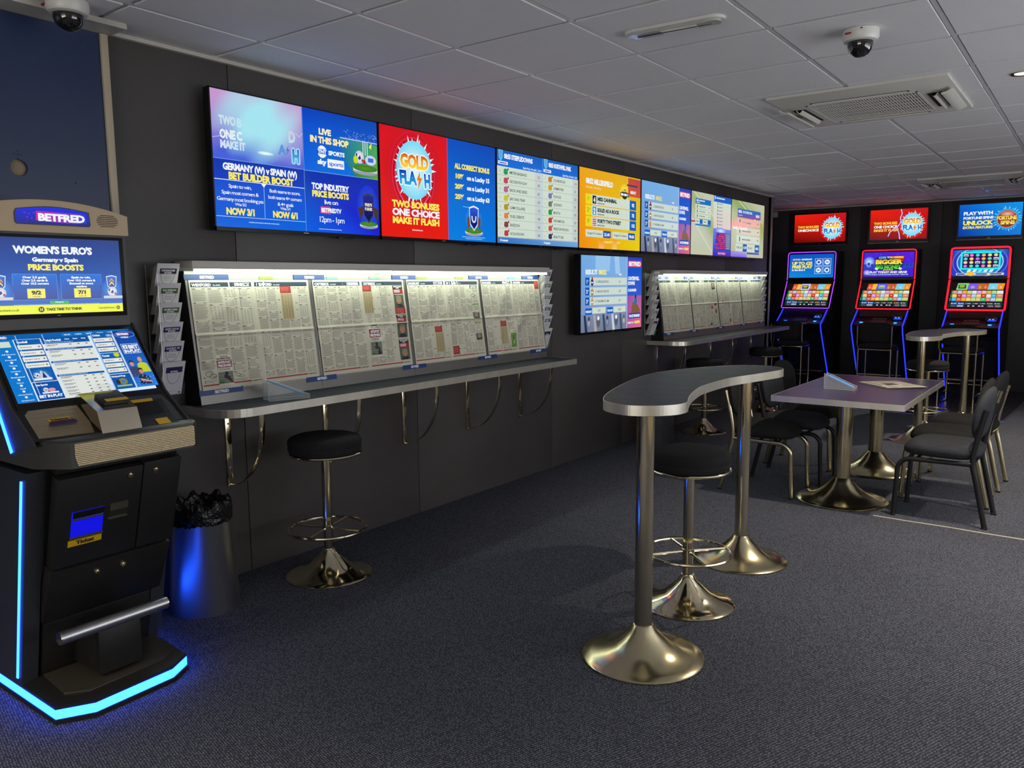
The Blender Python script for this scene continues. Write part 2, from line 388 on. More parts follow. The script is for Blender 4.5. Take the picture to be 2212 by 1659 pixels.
struct('window_frame', MB().box(1.3, 1.36, YB-.05, YB+.01, .6, 2.3).box(5.04, 5.1, YB-.05, YB+.01, .6, 2.3).box(3.17, 3.23, YB-.05, YB+.01, .6, 2.3).box(1.3, 5.1, YB-.05, YB+.01, .6, .65).box(1.3, 5.1, YB-.05, YB+.01, 2.25, 2.3), 'alu', wd)
# ceiling: slab, T-bars, lay-in tiles; lattice from the photograph
GX0, GDX, GY0, GDY = .3813, .60618, 2.2666, .591
ceil = struct('ceiling', MB().box(XL-.1, XR+.1, YB-.1, YE+.1, H+.03, H+.12), 'void')
xs = [GX0+GDX*i for i in range(-2, 10)]; ys = [GY0+GDY*j for j in range(-9, 17)]
tile_mesh = {}
def tile(x0, x1, y0, y1):
    k = (round(x1-x0, 3), round(y1-y0, 3))
    if k not in tile_mesh:
        w_, h_ = k; g = .012
        mb = MB(); b = .0025
        mb.box(g, w_-g, g, h_-g, .004, .016)
        q = [(g, g), (w_-g, g), (w_-g, h_-g), (g, h_-g)]; r_ = [(g+b, g+b), (w_-g-b, g+b), (w_-g-b, h_-g-b), (g+b, h_-g-b)]
        vs = [(x, y, .010) for x, y in q]+[(x, y, -.006) for x, y in r_]
        mb.add(vs, [(4, 5, 6, 7)]+[(i, (i+1) % 4, 4+(i+1) % 4, 4+i) for i in range(4)])
        tile_mesh[k] = mb.mesh('ceiling_tile', 'tile')
    o = bpy.data.objects.new('ceiling_tile', tile_mesh[k]); link(o); o.location = (x0, y0, H+random.uniform(-.0012, .0008)); o.parent = ceil
    o.rotation_euler = (random.uniform(-.002, .002), random.uniform(-.002, .002), 0)
AC = [(1.76, 2.69, 4.69, 5.68), (1.76, 2.69, 9.33, 10.38)]
cx_ = [0.0]+[x for x in xs if .1 < x < XR-.1]+[XR]
cy_ = [YB]+[y for y in ys if YB+.1 < y < YE-.1]+[YE]
for i in range(len(cx_)-1):
    for j in range(len(cy_)-1):
        x0, x1, y0, y1 = cx_[i], cx_[i+1], cy_[j], cy_[j+1]
        tile(x0, x1, y0, y1)
for j in range(len(cy_)-1):
    if cy_[j] > YP-.3: tile(XL, 0.0, cy_[j], cy_[j+1])
for x in xs:
    if .1 < x < XR-.1: struct('grid_bar', MB().box(x-.0095, x+.0095, YB, YE, H-.003, H+.02), 'grid_metal', ceil)
for y in ys:
    if YB+.1 < y < YE-.1:
        struct('grid_bar', MB().box(0 if y < YP-.3 else XL, XR, y-.0065, y+.0045, H-.001, H+.02), 'grid_metal', ceil)
struct('trim_2', MB().box(0, .022, 1.75, YP, H-.022, H+.004), 'off_white')
struct('trim_3', MB().box(XL, XR, YE-.02, YE, H-.022, H+.004), 'off_white')
# blue board on the near wall with cream edge, bulkhead and cable hole
hole_c = (1.384, 1.898); hr = .021
mb = MB()
def ringpanel(mb, x, y0, y1, z0, z1, cy, cz, r, n=32):
    # front face with a round hole
    vs = []; fs = []
    def sq(a):
        c, s_ = math.cos(a), math.sin(a); t = min(abs(((y1 if c > 0 else y0)-cy)/c) if abs(c) > 1e-6 else 9e9, abs(((z1 if s_ > 0 else z0)-cz)/s_) if abs(s_) > 1e-6 else 9e9)
        return (cy+c*t, cz+s_*t)
    A = sorted([2*PI*i/n for i in range(n)]+[math.atan2(z-cz, y-cy) % (2*PI) for y in (y0, y1) for z in (z0, z1)])
    for a in A: vs.append((x, cy+r*math.cos(a), cz+r*math.sin(a)))
    for a in A: vs.append((x, *sq(a)))
    for a in A: vs.append((x-.02, cy+r*math.cos(a), cz+r*math.sin(a)))
    N = len(A)
    for i in range(N):
        j = (i+1) % N; fs.append((i, N+i, N+j, j)); fs.append((2*N+i, i, j, 2*N+j))
    mb.add(vs, fs)
ringpanel(mb, .028, -.6, 1.737, 0, 2.47, 1.394, 1.899, .031)
mb.box(.008, .0279, -.62, -.6, 0, 2.47)
bb = thing('blue_wall_board', 'tall navy blue wall board with cream edge above the betting terminal', 'wall board', (.01, .6, 0))
part('board', mb, 'navy_board', bb)
part('backing', MB().box(.001, .009, -.6, 1.737, 0, 2.47), 'cork', bb, 'bare chipboard showing in the round hole')
part('edge_strip', MB().box(.001, .040, 1.737, 1.767, 0, 2.47, bev=.002), 'cream_trim', bb, 'cream edging strip')
mb = MB()
for dy, dz in ((0, 0), (.012, 0), (-.012, 0), (0, .012), (0, -.012)): mb.lathe([(.0022, 0), (.0022, .001)], 0, 0, 10)
mb = MB()
for dy, dz in ((0, 0), (.013, 0), (-.013, 0), (0, .013), (0, -.013)):
    mb.prism([(1.392+dy+.0024*math.cos(a*PI/4), 1.948+dz+.0024*math.sin(a*PI/4)) for a in range(8)], 'x', 'x', .0275, .0288)
for y, z in ((1.66, 2.42), (1.60, 1.86)): mb.prism([(y+.003*math.cos(a*PI/4), z+.003*math.sin(a*PI/4)) for a in range(8)], 'x', 'x', .0275, .0288)
part('screw_hole', mb, 'dark_gap', bb)
blk = struct('trim_4', MB().box(0, .16, -.8, 1.785, H-.028, H-.0065), 'off_white')
# ================================================================ CEILING FITTINGS
def ac_unit(cx, cy, label):
    t = thing('air_conditioner', label, 'air conditioner', (cx, cy, H), 'ceiling cassette units')
    hx, hy = .465, .49; z = H-.006
    mb = MB()
    # sloping rim
    o = [(cx-hx, cy-hy), (cx+hx, cy-hy), (cx+hx, cy+hy), (cx-hx, cy+hy)]; i_ = [(cx-hx+.06, cy-hy+.06), (cx+hx-.06, cy-hy+.06), (cx+hx-.06, cy+hy-.06), (cx-hx+.06, cy+hy-.06)]
    g = [(cx-.29, cy-.29), (cx+.29, cy-.29), (cx+.29, cy+.29), (cx-.29, cy+.29)]
    vs = [(x, y, z) for x, y in o]+[(x, y, z-.014) for x, y in o]+[(x, y, z-.032) for x, y in i_]+[(x, y, z-.034) for x, y in g]+[(x, y, z-.02) for x, y in g]
    fs = []
    for a in range(4):
        for k in (0, 4, 8, 12):
            fs.append((k+a, k+(a+1) % 4, k+4+(a+1) % 4, k+4+a))
    mb.add(vs, fs); part('panel', mb, 'ac_white', t)
    mb = MB()
    mb.box(cx-.29, cx+.29, cy-.29, cy+.29, z-.012, z-.010); part('filter', mb, 'dark_gap', t)
    n = 36
    for k in range(n):
        x = cx-.28+.56*(k+.5)/n
        if k == 0: slat0 = part('slat', MB().box(x-.0036, x+.0036, cy-.285, cy+.285, z-.035, z-.0315), 'ac_white', t); x00 = x
        else:
            s_ = slat0.copy(); link(s_); s_.location = (x-x00, 0, 0)
    mb = MB()
    for k in range(7): mb.box(cx-.285, cx+.285, cy-.285+.57*k/6-.003, cy-.285+.57*k/6+.003, z-.0335, z-.030)
    for x in (-.29, .29): mb.box(cx+x-.006, cx+x+.006, cy-.296, cy+.296, z-.037, z-.02)
    for y in (-.29, .29): mb.box(cx-.296, cx+.296, cy+y-.006, cy+y+.006, z-.037, z-.02)
    part('grille_frame', mb, 'ac_white', t)
    for d in range(4):
        M = Matrix.Translation((cx, cy, 0)) @ Matrix.Rotation(d*PI/2, 4, 'Z')
        wide = d in (1, 3)
        a0, a1 = (.325, .40) if wide else (.318, .345)
        part('air_slot', MB().box(-.26 if not wide else -.20, .26 if not wide else .20, a0, a1, z-.0345, z-.0315, M=M), 'dark_gap', t)
        hw_ = .25 if not wide else .20
        P = [(a0+(a1-a0)*(.25+.5*q/6), z-.033-(.022 if wide else .007)*math.sin(PI*q/6)) for q in range(7)]
        part('louvre', MB().prism(P+[(a-.003, b+.004) for a, b in P[::-1]], 'x', 'x', -hw_, hw_, True, M=M), 'ac_white', t)
        if wide:
            P = [(a1+.006+.055*q/6, z-.034-.026*math.sin(PI*.5*(1-q/6)+.2)) for q in range(7)]
            part('outer_vane', MB().prism(P+[(a-.002, b+.008) for a, b in P[::-1]], 'x', 'x', -.27, .27, True, M=M), 'ac_white', t)
    mb = MB().box(cx-hx+.03, cx-hx+.05, cy-.05, cy+.05, z-.033, z-.028); part('logo_plate', mb, 'alu', t)
    return t
a1 = ac_unit(2.225, 5.19, 'near square white ceiling air conditioner above the low table')
a2 = ac_unit(2.225, 9.86, 'far square white ceiling air conditioner above the three gaming machines')
def dome_cam(x, y, label, z=H-.0065):
    t = thing('dome_camera', label, 'camera', (x, y, z), 'ceiling dome cameras')
    part('housing', MB().lathe([(.060, 0), (.072, -.002), (.074, -.03), (.066, -.045), (.050, -.050)], x, y, 40, z), 'white_plastic', t)
    part('dome', MB().lathe([(.052, -.050), (.051, -.064), (.046, -.082), (.034, -.098), (.018, -.107), (.002, -.110)], x, y, 32, z), 'glass_dark', t, 'smoked dome')
    part('label_mark', MB().box(x-.045, x-.020, y-.0735, y-.0655, z-.026, z-.020), 'cam_red', t, 'small red maker mark')
    part('screw', MB().lathe([(.004, 0), (.004, .003)], x+.02, y-.072, 10, z-.012), 'dark_gap', t)
    return t
mat('cam_red', rgb(150, 30, 40), .5)
dome_cam(2.503, 3.70, 'white dome security camera with smoked dome hanging from the ceiling tiles')
dome_cam(.245, 1.515, 'dome security camera cut by the top edge above the navy board')
t = thing('emergency_light', 'long oval recessed emergency light, unlit, in a near ceiling tile', 'light', (1.905, 3.15, H-.0065))
def stad(cx, cy, L, r, n=10): return [(cx+L/2+r*math.cos(a), cy+r*math.sin(a)) for a in [-PI/2+PI*i/n for i in range(n+1)]]+[(cx-L/2+r*math.cos(a), cy+r*math.sin(a)) for a in [PI/2+PI*i/n for i in range(n+1)]]
Me = Matrix.Translation((1.905, 3.155, 0)) @ Matrix.Rotation(.06, 4, 'Z')
part('bezel', MB().prism(stad(0, 0, .33, .050), 'z', 'z', H-.018, H-.0065, True, M=Me), 'white_plastic', t)
part('diffuser', MB().prism(stad(0, 0, .33, .034), 'z', 'z', H-.026, H-.018, True, M=Me), 'lamp_off', t)
part('tube', MB().tube([(-.10, 0, H-.028), (.17, 0, H-.028)], .007), 'steel', t)
t.children[-1].matrix_local = Matrix.Translation((0, 0, 0))
tb = t.children[-1]
bpy.data.objects.remove(tb)
part('lens_lit_patch', MB().box(-.05, .10, -.020, .020, H-.0285, H-.026, M=Me), 'white_plastic', t); part('lens_shadow', MB().box(-.155, -.05, -.018, .018, H-.028, H-.026, M=Me), 'steel', t)  # lit middle and shaded end of the lens put in as plates
part('tube_line', MB().box(-.16, .16, -.003, .003, H-.030, H-.0285, M=Me), 'black_metal', t)
for i, (x, y) in enumerate(SPOTS):
    if i: t = ceil; struct('downlight', MB().lathe([(.036, 0), (.052, 0), (.054, -.004), (.050, -.007), (.036, -.003)], x, y, 28, H-.0065, cap=False), 'chrome', ceil); struct('downlight_lamp', MB().lathe([(.036, 0), (.036, -.002)], x, y, 24, H-.0065), 'lamp_on', ceil); continue
    t = thing('downlight', 'bright warm downlight set in the ceiling tile at the right edge of the view', 'light', (x, y, H-.0065))
    part('ring', MB().lathe([(.036, 0), (.052, 0), (.054, -.004), (.050, -.007), (.036, -.003)], x, y, 28, H-.0065, cap=False), 'chrome', t)
    part('lamp', MB().lathe([(.036, 0), (.036, -.002)], x, y, 24, H-.0065), 'lamp_on', t)
for i, (x, y) in enumerate([(.25, 11.35), (1.25, 11.35), (2.22, 11.1)]):
    t = thing('recessed_spot', ['small unlit recessed spot in the ceiling over the violet-lit gaming machine', 'small unlit recessed spot in the ceiling over the middle gaming machine', 'small recessed spot with a blue glint over the blue advert screen'][i], 'light', (x, y, H-.0065), 'small spots over the machines')
    part('ring', MB().lathe([(.02, 0), (.042, 0), (.044, -.005), (.02, -.006)], x, y, 20, H-.0065, cap=False), 'chrome', t)
    part('lamp', MB().lathe([(.02, -.001), (.02, -.003)], x, y, 16, H-.0065), 'glass_dark' if i < 2 else 'led_cyan', t)  # blue glint of the third spot put in as a glowing lens
solo('wall_sensor', MB().box(-.64, -.565, YE-.05, YE, 2.385, 2.465, bev=.006), 'off_white', 'small cream alarm sensor box high in the far corner', 'sensor', (-.6, YE-.02, 2.42))
# ================================================================ SHELVES AND BOARDS
def rrect_end(y0, y1, d, rl, n=8):
    return [(0.002, y0+.02)]+[(d-rl+rl*math.cos(a), y0+rl+rl*math.sin(a)) for a in [-PI/2+PI/2*i/n for i in range(n+1)]]+[(d, y1), (0.002, y1+.05)]
def wall_shelf(y0, y1, d, z, label):
    t = thing('wall_shelf', label, 'shelf', (0, (y0+y1)/2, z), 'writing shelves along the dark wall')
    out = rrect_end(y0, y1, d, .14)
    part('shelf_board', MB().prism(out, 'z', 'z', z-.036, z), 'laminate', t)
    # metal edging follows the outline
    mb = MB(); n = len(out)
    for i in range(n-1):
        (xa, ya), (xb, yb) = out[i], out[i+1]; dx, dy = xb-xa, yb-ya; L_ = math.hypot(dx, dy); nx, ny = dy/L_*.003, -dx/L_*.003
        mb.add([(xa, ya, z-.037), (xb, yb, z-.037), (xb, yb, z+.0005), (xa, ya, z+.0005), (xa+nx, ya+ny, z-.037), (xb+nx, yb+ny, z-.037), (xb+nx, yb+ny, z+.0005), (xa+nx, ya+ny, z+.0005)],
               [(4, 5, 6, 7), (0, 3, 2, 1), (0, 1, 5, 4), (3, 7, 6, 2), (0, 4, 7, 3), (1, 2, 6, 5)])
    part('edge_band', mb, 'alu_edge', t, 'bright metal edging')
    return t
def bracket(y, z, d, label, grp):
    t = thing('shelf_bracket', label, 'bracket', (0, y, z-.036), grp)
    zt = z-.0365; mb = MB()
    mb.box(.0, .008, y-.016, y+.016, zt-.40, zt, bev=.001).box(.0, d-.02, y-.016, y+.016, zt-.008, zt, bev=.001)
    part('upright', mb, 'chrome', t)
    mb = MB(); P = [(.012+(d-.06)*math.sin(PI/2*i/14), y, zt-.03-(.36)*math.cos(PI/2*i/14)) for i in range(15)]+[(d-.048, y, zt-.008)]
    mb.tube(P, .01, 8, flat=(.016, .003)); part('curved_strut', mb, 'chrome', t)
    mb = MB()
    for zz in (-.09, -.2, -.31): mb.prism([(y+.005*math.cos(a*PI/4), zt+zz+.005*math.sin(a*PI/4)) for a in range(8)], 'x', 'x', .008, .0105)
    part('screw', mb, 'chrome_dull', t)
    return t
wall_shelf(1.985, 4.86, .385, .902, 'near long grey-blue shelf with metal edging under the large newspaper board')
wall_shelf(6.70, 9.72, .385, .902, 'far long grey shelf with metal edging under the second newspaper board')
BR = ['leftmost curved chrome bracket of the near shelf, beside the bin', 'second curved chrome bracket from the left under the near shelf, above the stool', 'third curved chrome bracket from the left under the near shelf', 'fourth curved chrome bracket from the left under the near shelf', 'rightmost curved chrome bracket of the near shelf']
for i, y in enumerate((2.25, 2.86, 3.475, 4.085, 4.69)): bracket(y, .902, .33, BR[i], 'curved brackets under the near shelf')
for i, y in enumerate((6.95, 7.60, 8.25, 8.9, 9.5)): bracket(y, .902, .33, ['leftmost', 'second', 'third', 'fourth', 'rightmost'][i]+' thin curved bracket under the far shelf, counted from the left', 'curved brackets under the far shelf')
def board(y0, y1, label, hooded=True):
    """display board leaning out of the wall: x .055 at the top, .125 at the foot"""
    t = thing('newspaper_board', label, 'display board', (0, (y0+y1)/2, .904), 'newspaper display boards')
    zb, zt = .904, 1.512; xb, xt = .135, .052
    mb = MB().prism([(0.001, zb), (xb-.004, zb), (xt-.004, zt), (.001, zt)], 'y', 'y', y0+.004, y1-.004); part('back_box', mb, 'black_plastic', t)
    def X(z): return xt+(xb-xt)*(zt-z)/(zt-zb)
    def sheet(name, ya, yb, za, zc, off, mt, lb=None):
        mb = MB().add([(X(za)+off-.004, ya, za), (X(za)+off-.004, yb, za), (X(zc)+off-.004, yb, zc), (X(zc)+off-.004, ya, zc), (X(za)+off, ya, za), (X(za)+off, yb, za), (X(zc)+off, yb, zc), (X(zc)+off, ya, zc)],
            [(4, 5, 6, 7), (0, 3, 2, 1), (0, 1, 5, 4), (3, 7, 6, 2), (0, 4, 7, 3), (1, 2, 6, 5)]); return part(name, mb, mt, t, lb)
    n = 4; w_ = (y1-y0)/n
    for i in range(n): sheet('back_panel', y0+w_*i+.001, y0+w_*(i+1)-.001, zb, zt, 0, 'board_alu')
    # hood with lit tubes
    part('hood', MB().box(.001, .148, y0-.015, y1+.012, 1.520, 1.556, bev=.002), 'off_white', t, 'pale metal light hood')
    mid = y0+(y1-y0)*.445
    for a, b in ((y0+.01, mid-.015), (mid+.015, y1-.01)):
        part('light_tube', MB().box(.112, .140, a, b, 1.506, 1.5195, bev=.003), 'led_white', t, 'lit greenish-white strip')
    # brand strips and tags
    def strip(yc, z, w2, mini=False, o=.004):
        s_ = sheet('brand_strip', yc-w2/2, yc+w2/2, z-.013, z+.013, o, 'strip_blue', 'blue brand strip')
        c = Cv(100, 100*.026/w2); hh = c.H
        c.text('BETFRED', 50, hh*.75, hh*.5, 32, rgb(235, 235, 245), True, al='c')
        c.p = c.p; O = (X(z+.013)+o+.0004, yc-w2/2, z+.013); c.build('lettering', 'print', s_, O, (0, w2, 0), (X(z-.013)-X(z+.013), 0, -.026))
    for i in range(5):
        w2 = .20
        yc = y0+w_*i; yc = yc+(w2/2+.01 if i == 0 else (-w2/2-.01 if i == 4 else 0))
        strip(yc, 1.484, w2+.03*(i == 0)); strip(yc, .958, w2+.03*(i == 0))
    for i, (yy, cc) in enumerate([(y0+w_*.62, 'tag_green'), (y0+w_*1.22, 'tag_pale'), (y0+w_*1.66, 'tag_pale'), (y0+w_*2.22, 'tag_green'), (y0+w_*2.72, 'tag_green'), (y0+w_*3.52, 'tag_sky')]):
        sheet('session_tag', yy-.04, yy+.04, 1.474, 1.488, .003, cc)
    return t, X
mat('strip_blue', rgb(36, 66, 130), .4); mat('tag_green', rgb(150, 200, 70), .5); mat('tag_pale', rgb(130, 200, 150), .5); mat('tag_sky', rgb(110, 190, 225), .5)
bd1, BX = board(2.035, 4.855, 'near wide newspaper display board with light hood above the near shelf')
bd2, _ = board(6.81, 9.575, 'far newspaper display board with light hood beside the corner post')
# ================================================================ NEWSPAPERS
def page(cv, x, y, w, h, seed, title, opts):
    R = random.Random(seed); ink = rgb(150, 146, 134); dk = rgb(66, 66, 66)
    cv.rect(x, y, w, h*.045, rgb(44, 58, 74))
    cv.text(title, x+w*.02, y+h*.037, h*.026, w*.30, WH)
    cv.text('2.00', x+w*.35, y+h*.034, h*.012, w*.12, rgb(170, 180, 190))
    if opts.get('rp', 1):
        cv.rect(x+w*.71, y+h*.008, w*.26, h*.03, WH); cv.text('RACING POST', x+w*.72, y+h*.032, h*.019, w*.24, BK)
    nc = opts.get('nc', 4); cw = w/nc; boxes = opts.get('boxes', [])
    for c in range(nc):
        yy = y+h*.06
        x0 = x+cw*c+cw*.05; cwi = cw*.88
        while yy < y+h*.955:
            bl = R.uniform(.05, .17)*h; kind = R.choice('tttrg')
            ye = min(yy+bl, y+h*.955)
            cv.rect(x0, yy, cwi*R.uniform(.12, .3), h*.007, dk); cv.rect(x0+cwi*.7, yy, cwi*.25, h*.005, dk)
            q = yy+h*.013
            while q < ye-h*.006:
                inb = any(bx-.01 < (x0+cwi-x)/w and (x0-x)/w < bx+bw+.0 and by-.012 < (q-y)/h < by+bh+.004 for bx, by, bw, bh in boxes)
                if not inb:
                    if kind == 'r':
                        cc = R.choice([rgb(190, 60, 50), rgb(60, 70, 130), rgb(200, 180, 60), rgb(50, 90, 60), rgb(40, 40, 45)])
                        cv.rect(x0+cwi*.06, q, cwi*.08, h*.008, cc); cv.rect(x0+cwi*.18, q+h*.001, cwi*R.uniform(.4, .75), h*.0045, ink)
                        q += h*.0145; continue
                    if kind == 'g':
                        for g_ in range(4): cv.rect(x0+cwi*g_*.25, q, cwi*.18, h*.0042, ink)
                    else: cv.rect(x0, q, cwi*R.uniform(.82, 1), h*.0048, ink)
                q += h*.0098
            yy = ye+h*.012
        cv.rect(x0+cwi+cw*.04, y+h*.06, cw*.008, h*.9, rgb(170, 165, 152))
    cv.rect(x, y+h*.965, w*.8, h*.013, rgb(176, 62, 54)); cv.text('RACING POST', x+w*.82, y+h*.978, h*.011, w*.16, dk)
def photo_block(cv, x, y, w, h, kind):
    if kind == 'red': cv.rect(x, y, w, h, rgb(170, 52, 50)); [cv.rect(x+w*.08, y+h*(.15+.14*i), w*.7, h*.045, rgb(214, 120, 110)) for i in range(5)]
    if kind == 'sep':
        cv.rect(x, y, w, h, rgb(205, 190, 150)); [cv.rect(x+w*(.04+.24*c), y+h*.02*r_+.1, w*.19, h*.009, rgb(150, 130, 95)) for c in range(4) for r_ in range(1, 48)]
    if kind == 'ante':
        cv.rect(x, y, w, h, rgb(232, 226, 210)); cv.text('TODAY IN THE', x+w/2, y+h*.06, h*.035, w*.5, BK, al='c'); cv.text('RACING POST', x+w/2, y+h*.13, h*.05, w*.95, BK, al='c')
        cv.rect(x, y+h*.16, w, h*.25, rgb(150, 38, 40)); cv.text('ANTE-POST', x+w/2, y+h*.27, h*.08, w*.88, WH, al='c'); cv.text('PRICEWISE', x+w/2, y+h*.38, h*.08, w*.88, WH, al='c')
        for i in range(3): cv.rect(x+w*.05, y+h*(.44+.025*i), w*.8, h*.012, rgb(90, 88, 84))
        yy = y+h*.54; cv.rectc(x, yy, w, h*.40, rgb(150, 150, 160), rgb(70, 90, 60), rgb(110, 130, 70), rgb(120, 110, 120))
        cv.poly([(x+w*.3, yy+h*.40), (x+w*.35, yy+h*.2), (x+w*.5, yy+h*.12), (x+w*.75, yy+h*.17), (x+w*.95, yy+h*.4)], rgb(66, 50, 42))
        cv.ell(x+w*.55, yy+h*.07, w*.12, h*.06, rgb(40, 38, 44)); cv.ell(x+w*.5, yy+h*.16, w*.16, h*.06, rgb(52, 52, 58)); cv.rect(x, yy+h*.33, w*.3, h*.07, rgb(70, 120, 50))
    if kind == 'man':
        cv.rect(x, y, w, h, rgb(90, 100, 80)); cv.ell(x+w*.5, y+h*.42, w*.27, h*.3, rgb(190, 140, 115)); cv.ell(x+w*.5, y+h*.2, w*.28, h*.14, rgb(150, 140, 130))
        cv.poly([(x+w*.1, y+h), (x+w*.25, y+h*.75), (x+w*.75, y+h*.75), (x+w*.9, y+h)], rgb(40, 44, 60)); cv.ell(x+w*.42, y+h*.4, w*.03, h*.02, BK); cv.ell(x+w*.6, y+h*.4, w*.03, h*.02, BK); cv.rect(x+w*.42, y+h*.58, w*.16, h*.02, rgb(120, 60, 55))
    if kind == 'green': cv.rect(x, y, w, h, rgb(110, 160, 60)); cv.ell(x+w*.55, y+h*.5, w*.2, h*.3, rgb(190, 190, 180)); cv.ell(x+w*.5, y+h*.3, w*.14, h*.12, rgb(60, 60, 66))
    if kind == 'nap': cv.rect(x, y, w, h*.4, rgb(50, 44, 42)); cv.text('NEWSCASTER', x+w*.1, y+h*.18, h*.11, w*.8, WH); cv.text('NAP', x+w*.35, y+h*.34, h*.11, w*.3, WH); cv.rect(x, y+h*.4, w, h*.6, rgb(170, 50, 46)); [cv.rect(x+w*.1, y+h*(.5+.12*i), w*.6, h*.06, WH) for i in range(3)]
    if kind == 'outline': cv.ring(x+w*.35, y+h*.4, w*.3, h*.3, w*.04, rgb(90, 120, 90)); cv.ring(x+w*.65, y+h*.65, w*.3, h*.25, w*.04, rgb(90, 120, 90))
    if kind == 'head': cv.rect(x, y, w, h, rgb(60, 60, 55)); cv.text("TODAY'S", x+w*.1, y+h*.45, h*.3, w*.8, WH); cv.text('BEST BETS', x+w*.1, y+h*.88, h*.3, w*.8, WH)
def newspaper(y0, y1, seed, title, label, blocks, X, col=(0, 0), warps=None, grp='racing pages on the near board'):
    t = thing('newspaper_spread', label, 'newspaper', (X(1.2)+.003, (y0+y1)/2, 1.2), grp)
    zt, zb = 1.470, .968; W_ = (y1-y0); Hh = zt-zb; cv = Cv(100, 100*Hh/W_); hh = cv.H
    pc = rgb(212, 206, 188); pc2 = rgb(214, 208, 190)
    R = random.Random(seed)
    cr = [(R.uniform(.1, .9), R.uniform(.1, .9), R.uniform(.5, 2.4), R.uniform(.0022, .0050), R.uniform(13, 30)) for _ in range(7)]
    def warp(u, v):
        h = .0022+.0042*math.exp(-((v-.505)/.012)**2)+.0018*math.exp(-((u-.5)/.018)**2)
        for a, b, s_, am, k in cr:
            dd = ((u-a)*math.sin(s_)*1.4+(v-b)*math.cos(s_)); al = ((u-a)*math.cos(s_)-(v-b)*math.sin(s_))
            h += am*math.exp(-(dd*k)**2)*math.exp(-(al*2.2)**2)
            h += am*.5*math.exp(-((dd-.06)*k)**2)*math.exp(-((al-.1)*2.6)**2)
        return h+.0010*math.sin(u*9+seed)*math.sin(v*7+seed*2)
    cv.mesh2(0, 0, 100, hh, 56, 44, lambda a, b: pc)
    for s_ in (0, 1):
        bx = [(b[1]-s_*50, b[2], b[3], b[4]) for b in blocks if (b[1] >= 50) == bool(s_)]
        page(cv, 1+50*s_, hh*.02, 47.5, hh*.965, seed*3+s_, title, dict(nc=4 if not s_ else 5, rp=(s_ == 0), boxes=[((q[0]-1)/47.5, q[1], q[2]/47.5, q[3]) for q in bx]))
    for q_ in range(1, len(cv.p)):
        if cv.p[q_][2] > 1: cv.p[q_] = (cv.p[q_][0], cv.p[q_][1], 3 if len(cv.p[q_][0]) == 3 or cv.p[q_][1][0] in (WH, BK) else 2)
    cv.cap = 16
    for k_, x, y, w, h in blocks:
        cv.l = 4; photo_block(cv, x, hh*.02+y*hh*.965, w, h*hh*.965, k_)
    cv.build('printed_sheet', 'print', t, (X(zt)+.0015, y0, zt), (0, W_, 0), (X(zb)-X(zt), 0, -Hh), dl=.00012, warp=warp)
    e = MB()
    for q in range(3): e.box(X(zb)+.001, X(zb)+.003, y0+.002*q, y1-.002*q, zb-.002-.0012*q, zb-.001-.0012*q)
    part('under_sheets', e, 'paper_edge', t)
    return t
B1 = [[('ante', 13, .70, 11.5, .285), ('outline', 3, .83, 9, .09), ('red', 73, .045, 10, .07), ('sep', 73, .12, 10.5, .27), ('outline', 26, .88, 8, .05)],
      [('red', 51, .045, 10, .07), ('sep', 51, .12, 10.5, .25), ('ante', 52, .49, 13, .38), ('nap', 86, .05, 12, .10), ('man', 86, .16, 12, .15), ('red', 86, .31, 12, .08), ('nap', 86, .40, 12, .09), ('man', 86, .50, 12, .17), ('nap', 86, .70, 12, .10), ('man', 86, .80, 12, .14)],
      [('red', 29, .57, 10, .075), ('sep', 29, .65, 11.5, .25), ('head', 86, .05, 11, .05), ('outline', 86, .16, 11, .08), ('green', 88, .30, 9, .02), ('man', 87, .42, 10, .08), ('green', 88, .55, 9, .02), ('man', 88, .70, 9, .09), ('red', 52, .84, 9, .11)],
      [('red', 24, .56, 10, .075), ('sep', 23, .64, 11.5, .25), ('outline', 33, .50, 9, .06), ('green', 39, .74, 9, .20), ('red', 91, .0, 8, .12)]]
TT = ['WEXFORD', 'CATTERICK', 'SALISBURY', 'DONCASTER']
w_ = (4.855-2.035)/4
for i in range(4):
    newspaper(2.035+w_*i+.014, 2.035+w_*(i+1)-.014, 11+i, TT[i], ['leftmost', 'second', 'third', 'rightmost'][i]+' newspaper spread on the near board, headed '+TT[i].title(), B1[i], BX)
B2 = [[('head', 2, .93, 5, .04)], [('red', 86, .50, 8, .05), ('man', 80, .06, 14, .14), ('red', 72, .55, 7, .07), ('man', 86, .63, 8, .08), ('outline', 5, .80, 9, .09), ('ante', 62, .84, 8, .13)], [('red', 15, .45, 7, .06), ('outline', 20, .72, 9, .09), ('red', 40, .86, 6, .08)], [('outline', 12, .5, 8, .06)]]
w2_ = (9.575-6.81)/4
for i in range(4):
    newspaper(6.81+w2_*i+.012, 6.81+w2_*(i+1)-.012, 31+i, '   ', ['leftmost', 'second', 'third', 'rightmost'][i]+' newspaper spread on the far board, dense small print', B2[i], BX, grp='racing pages on the far board')
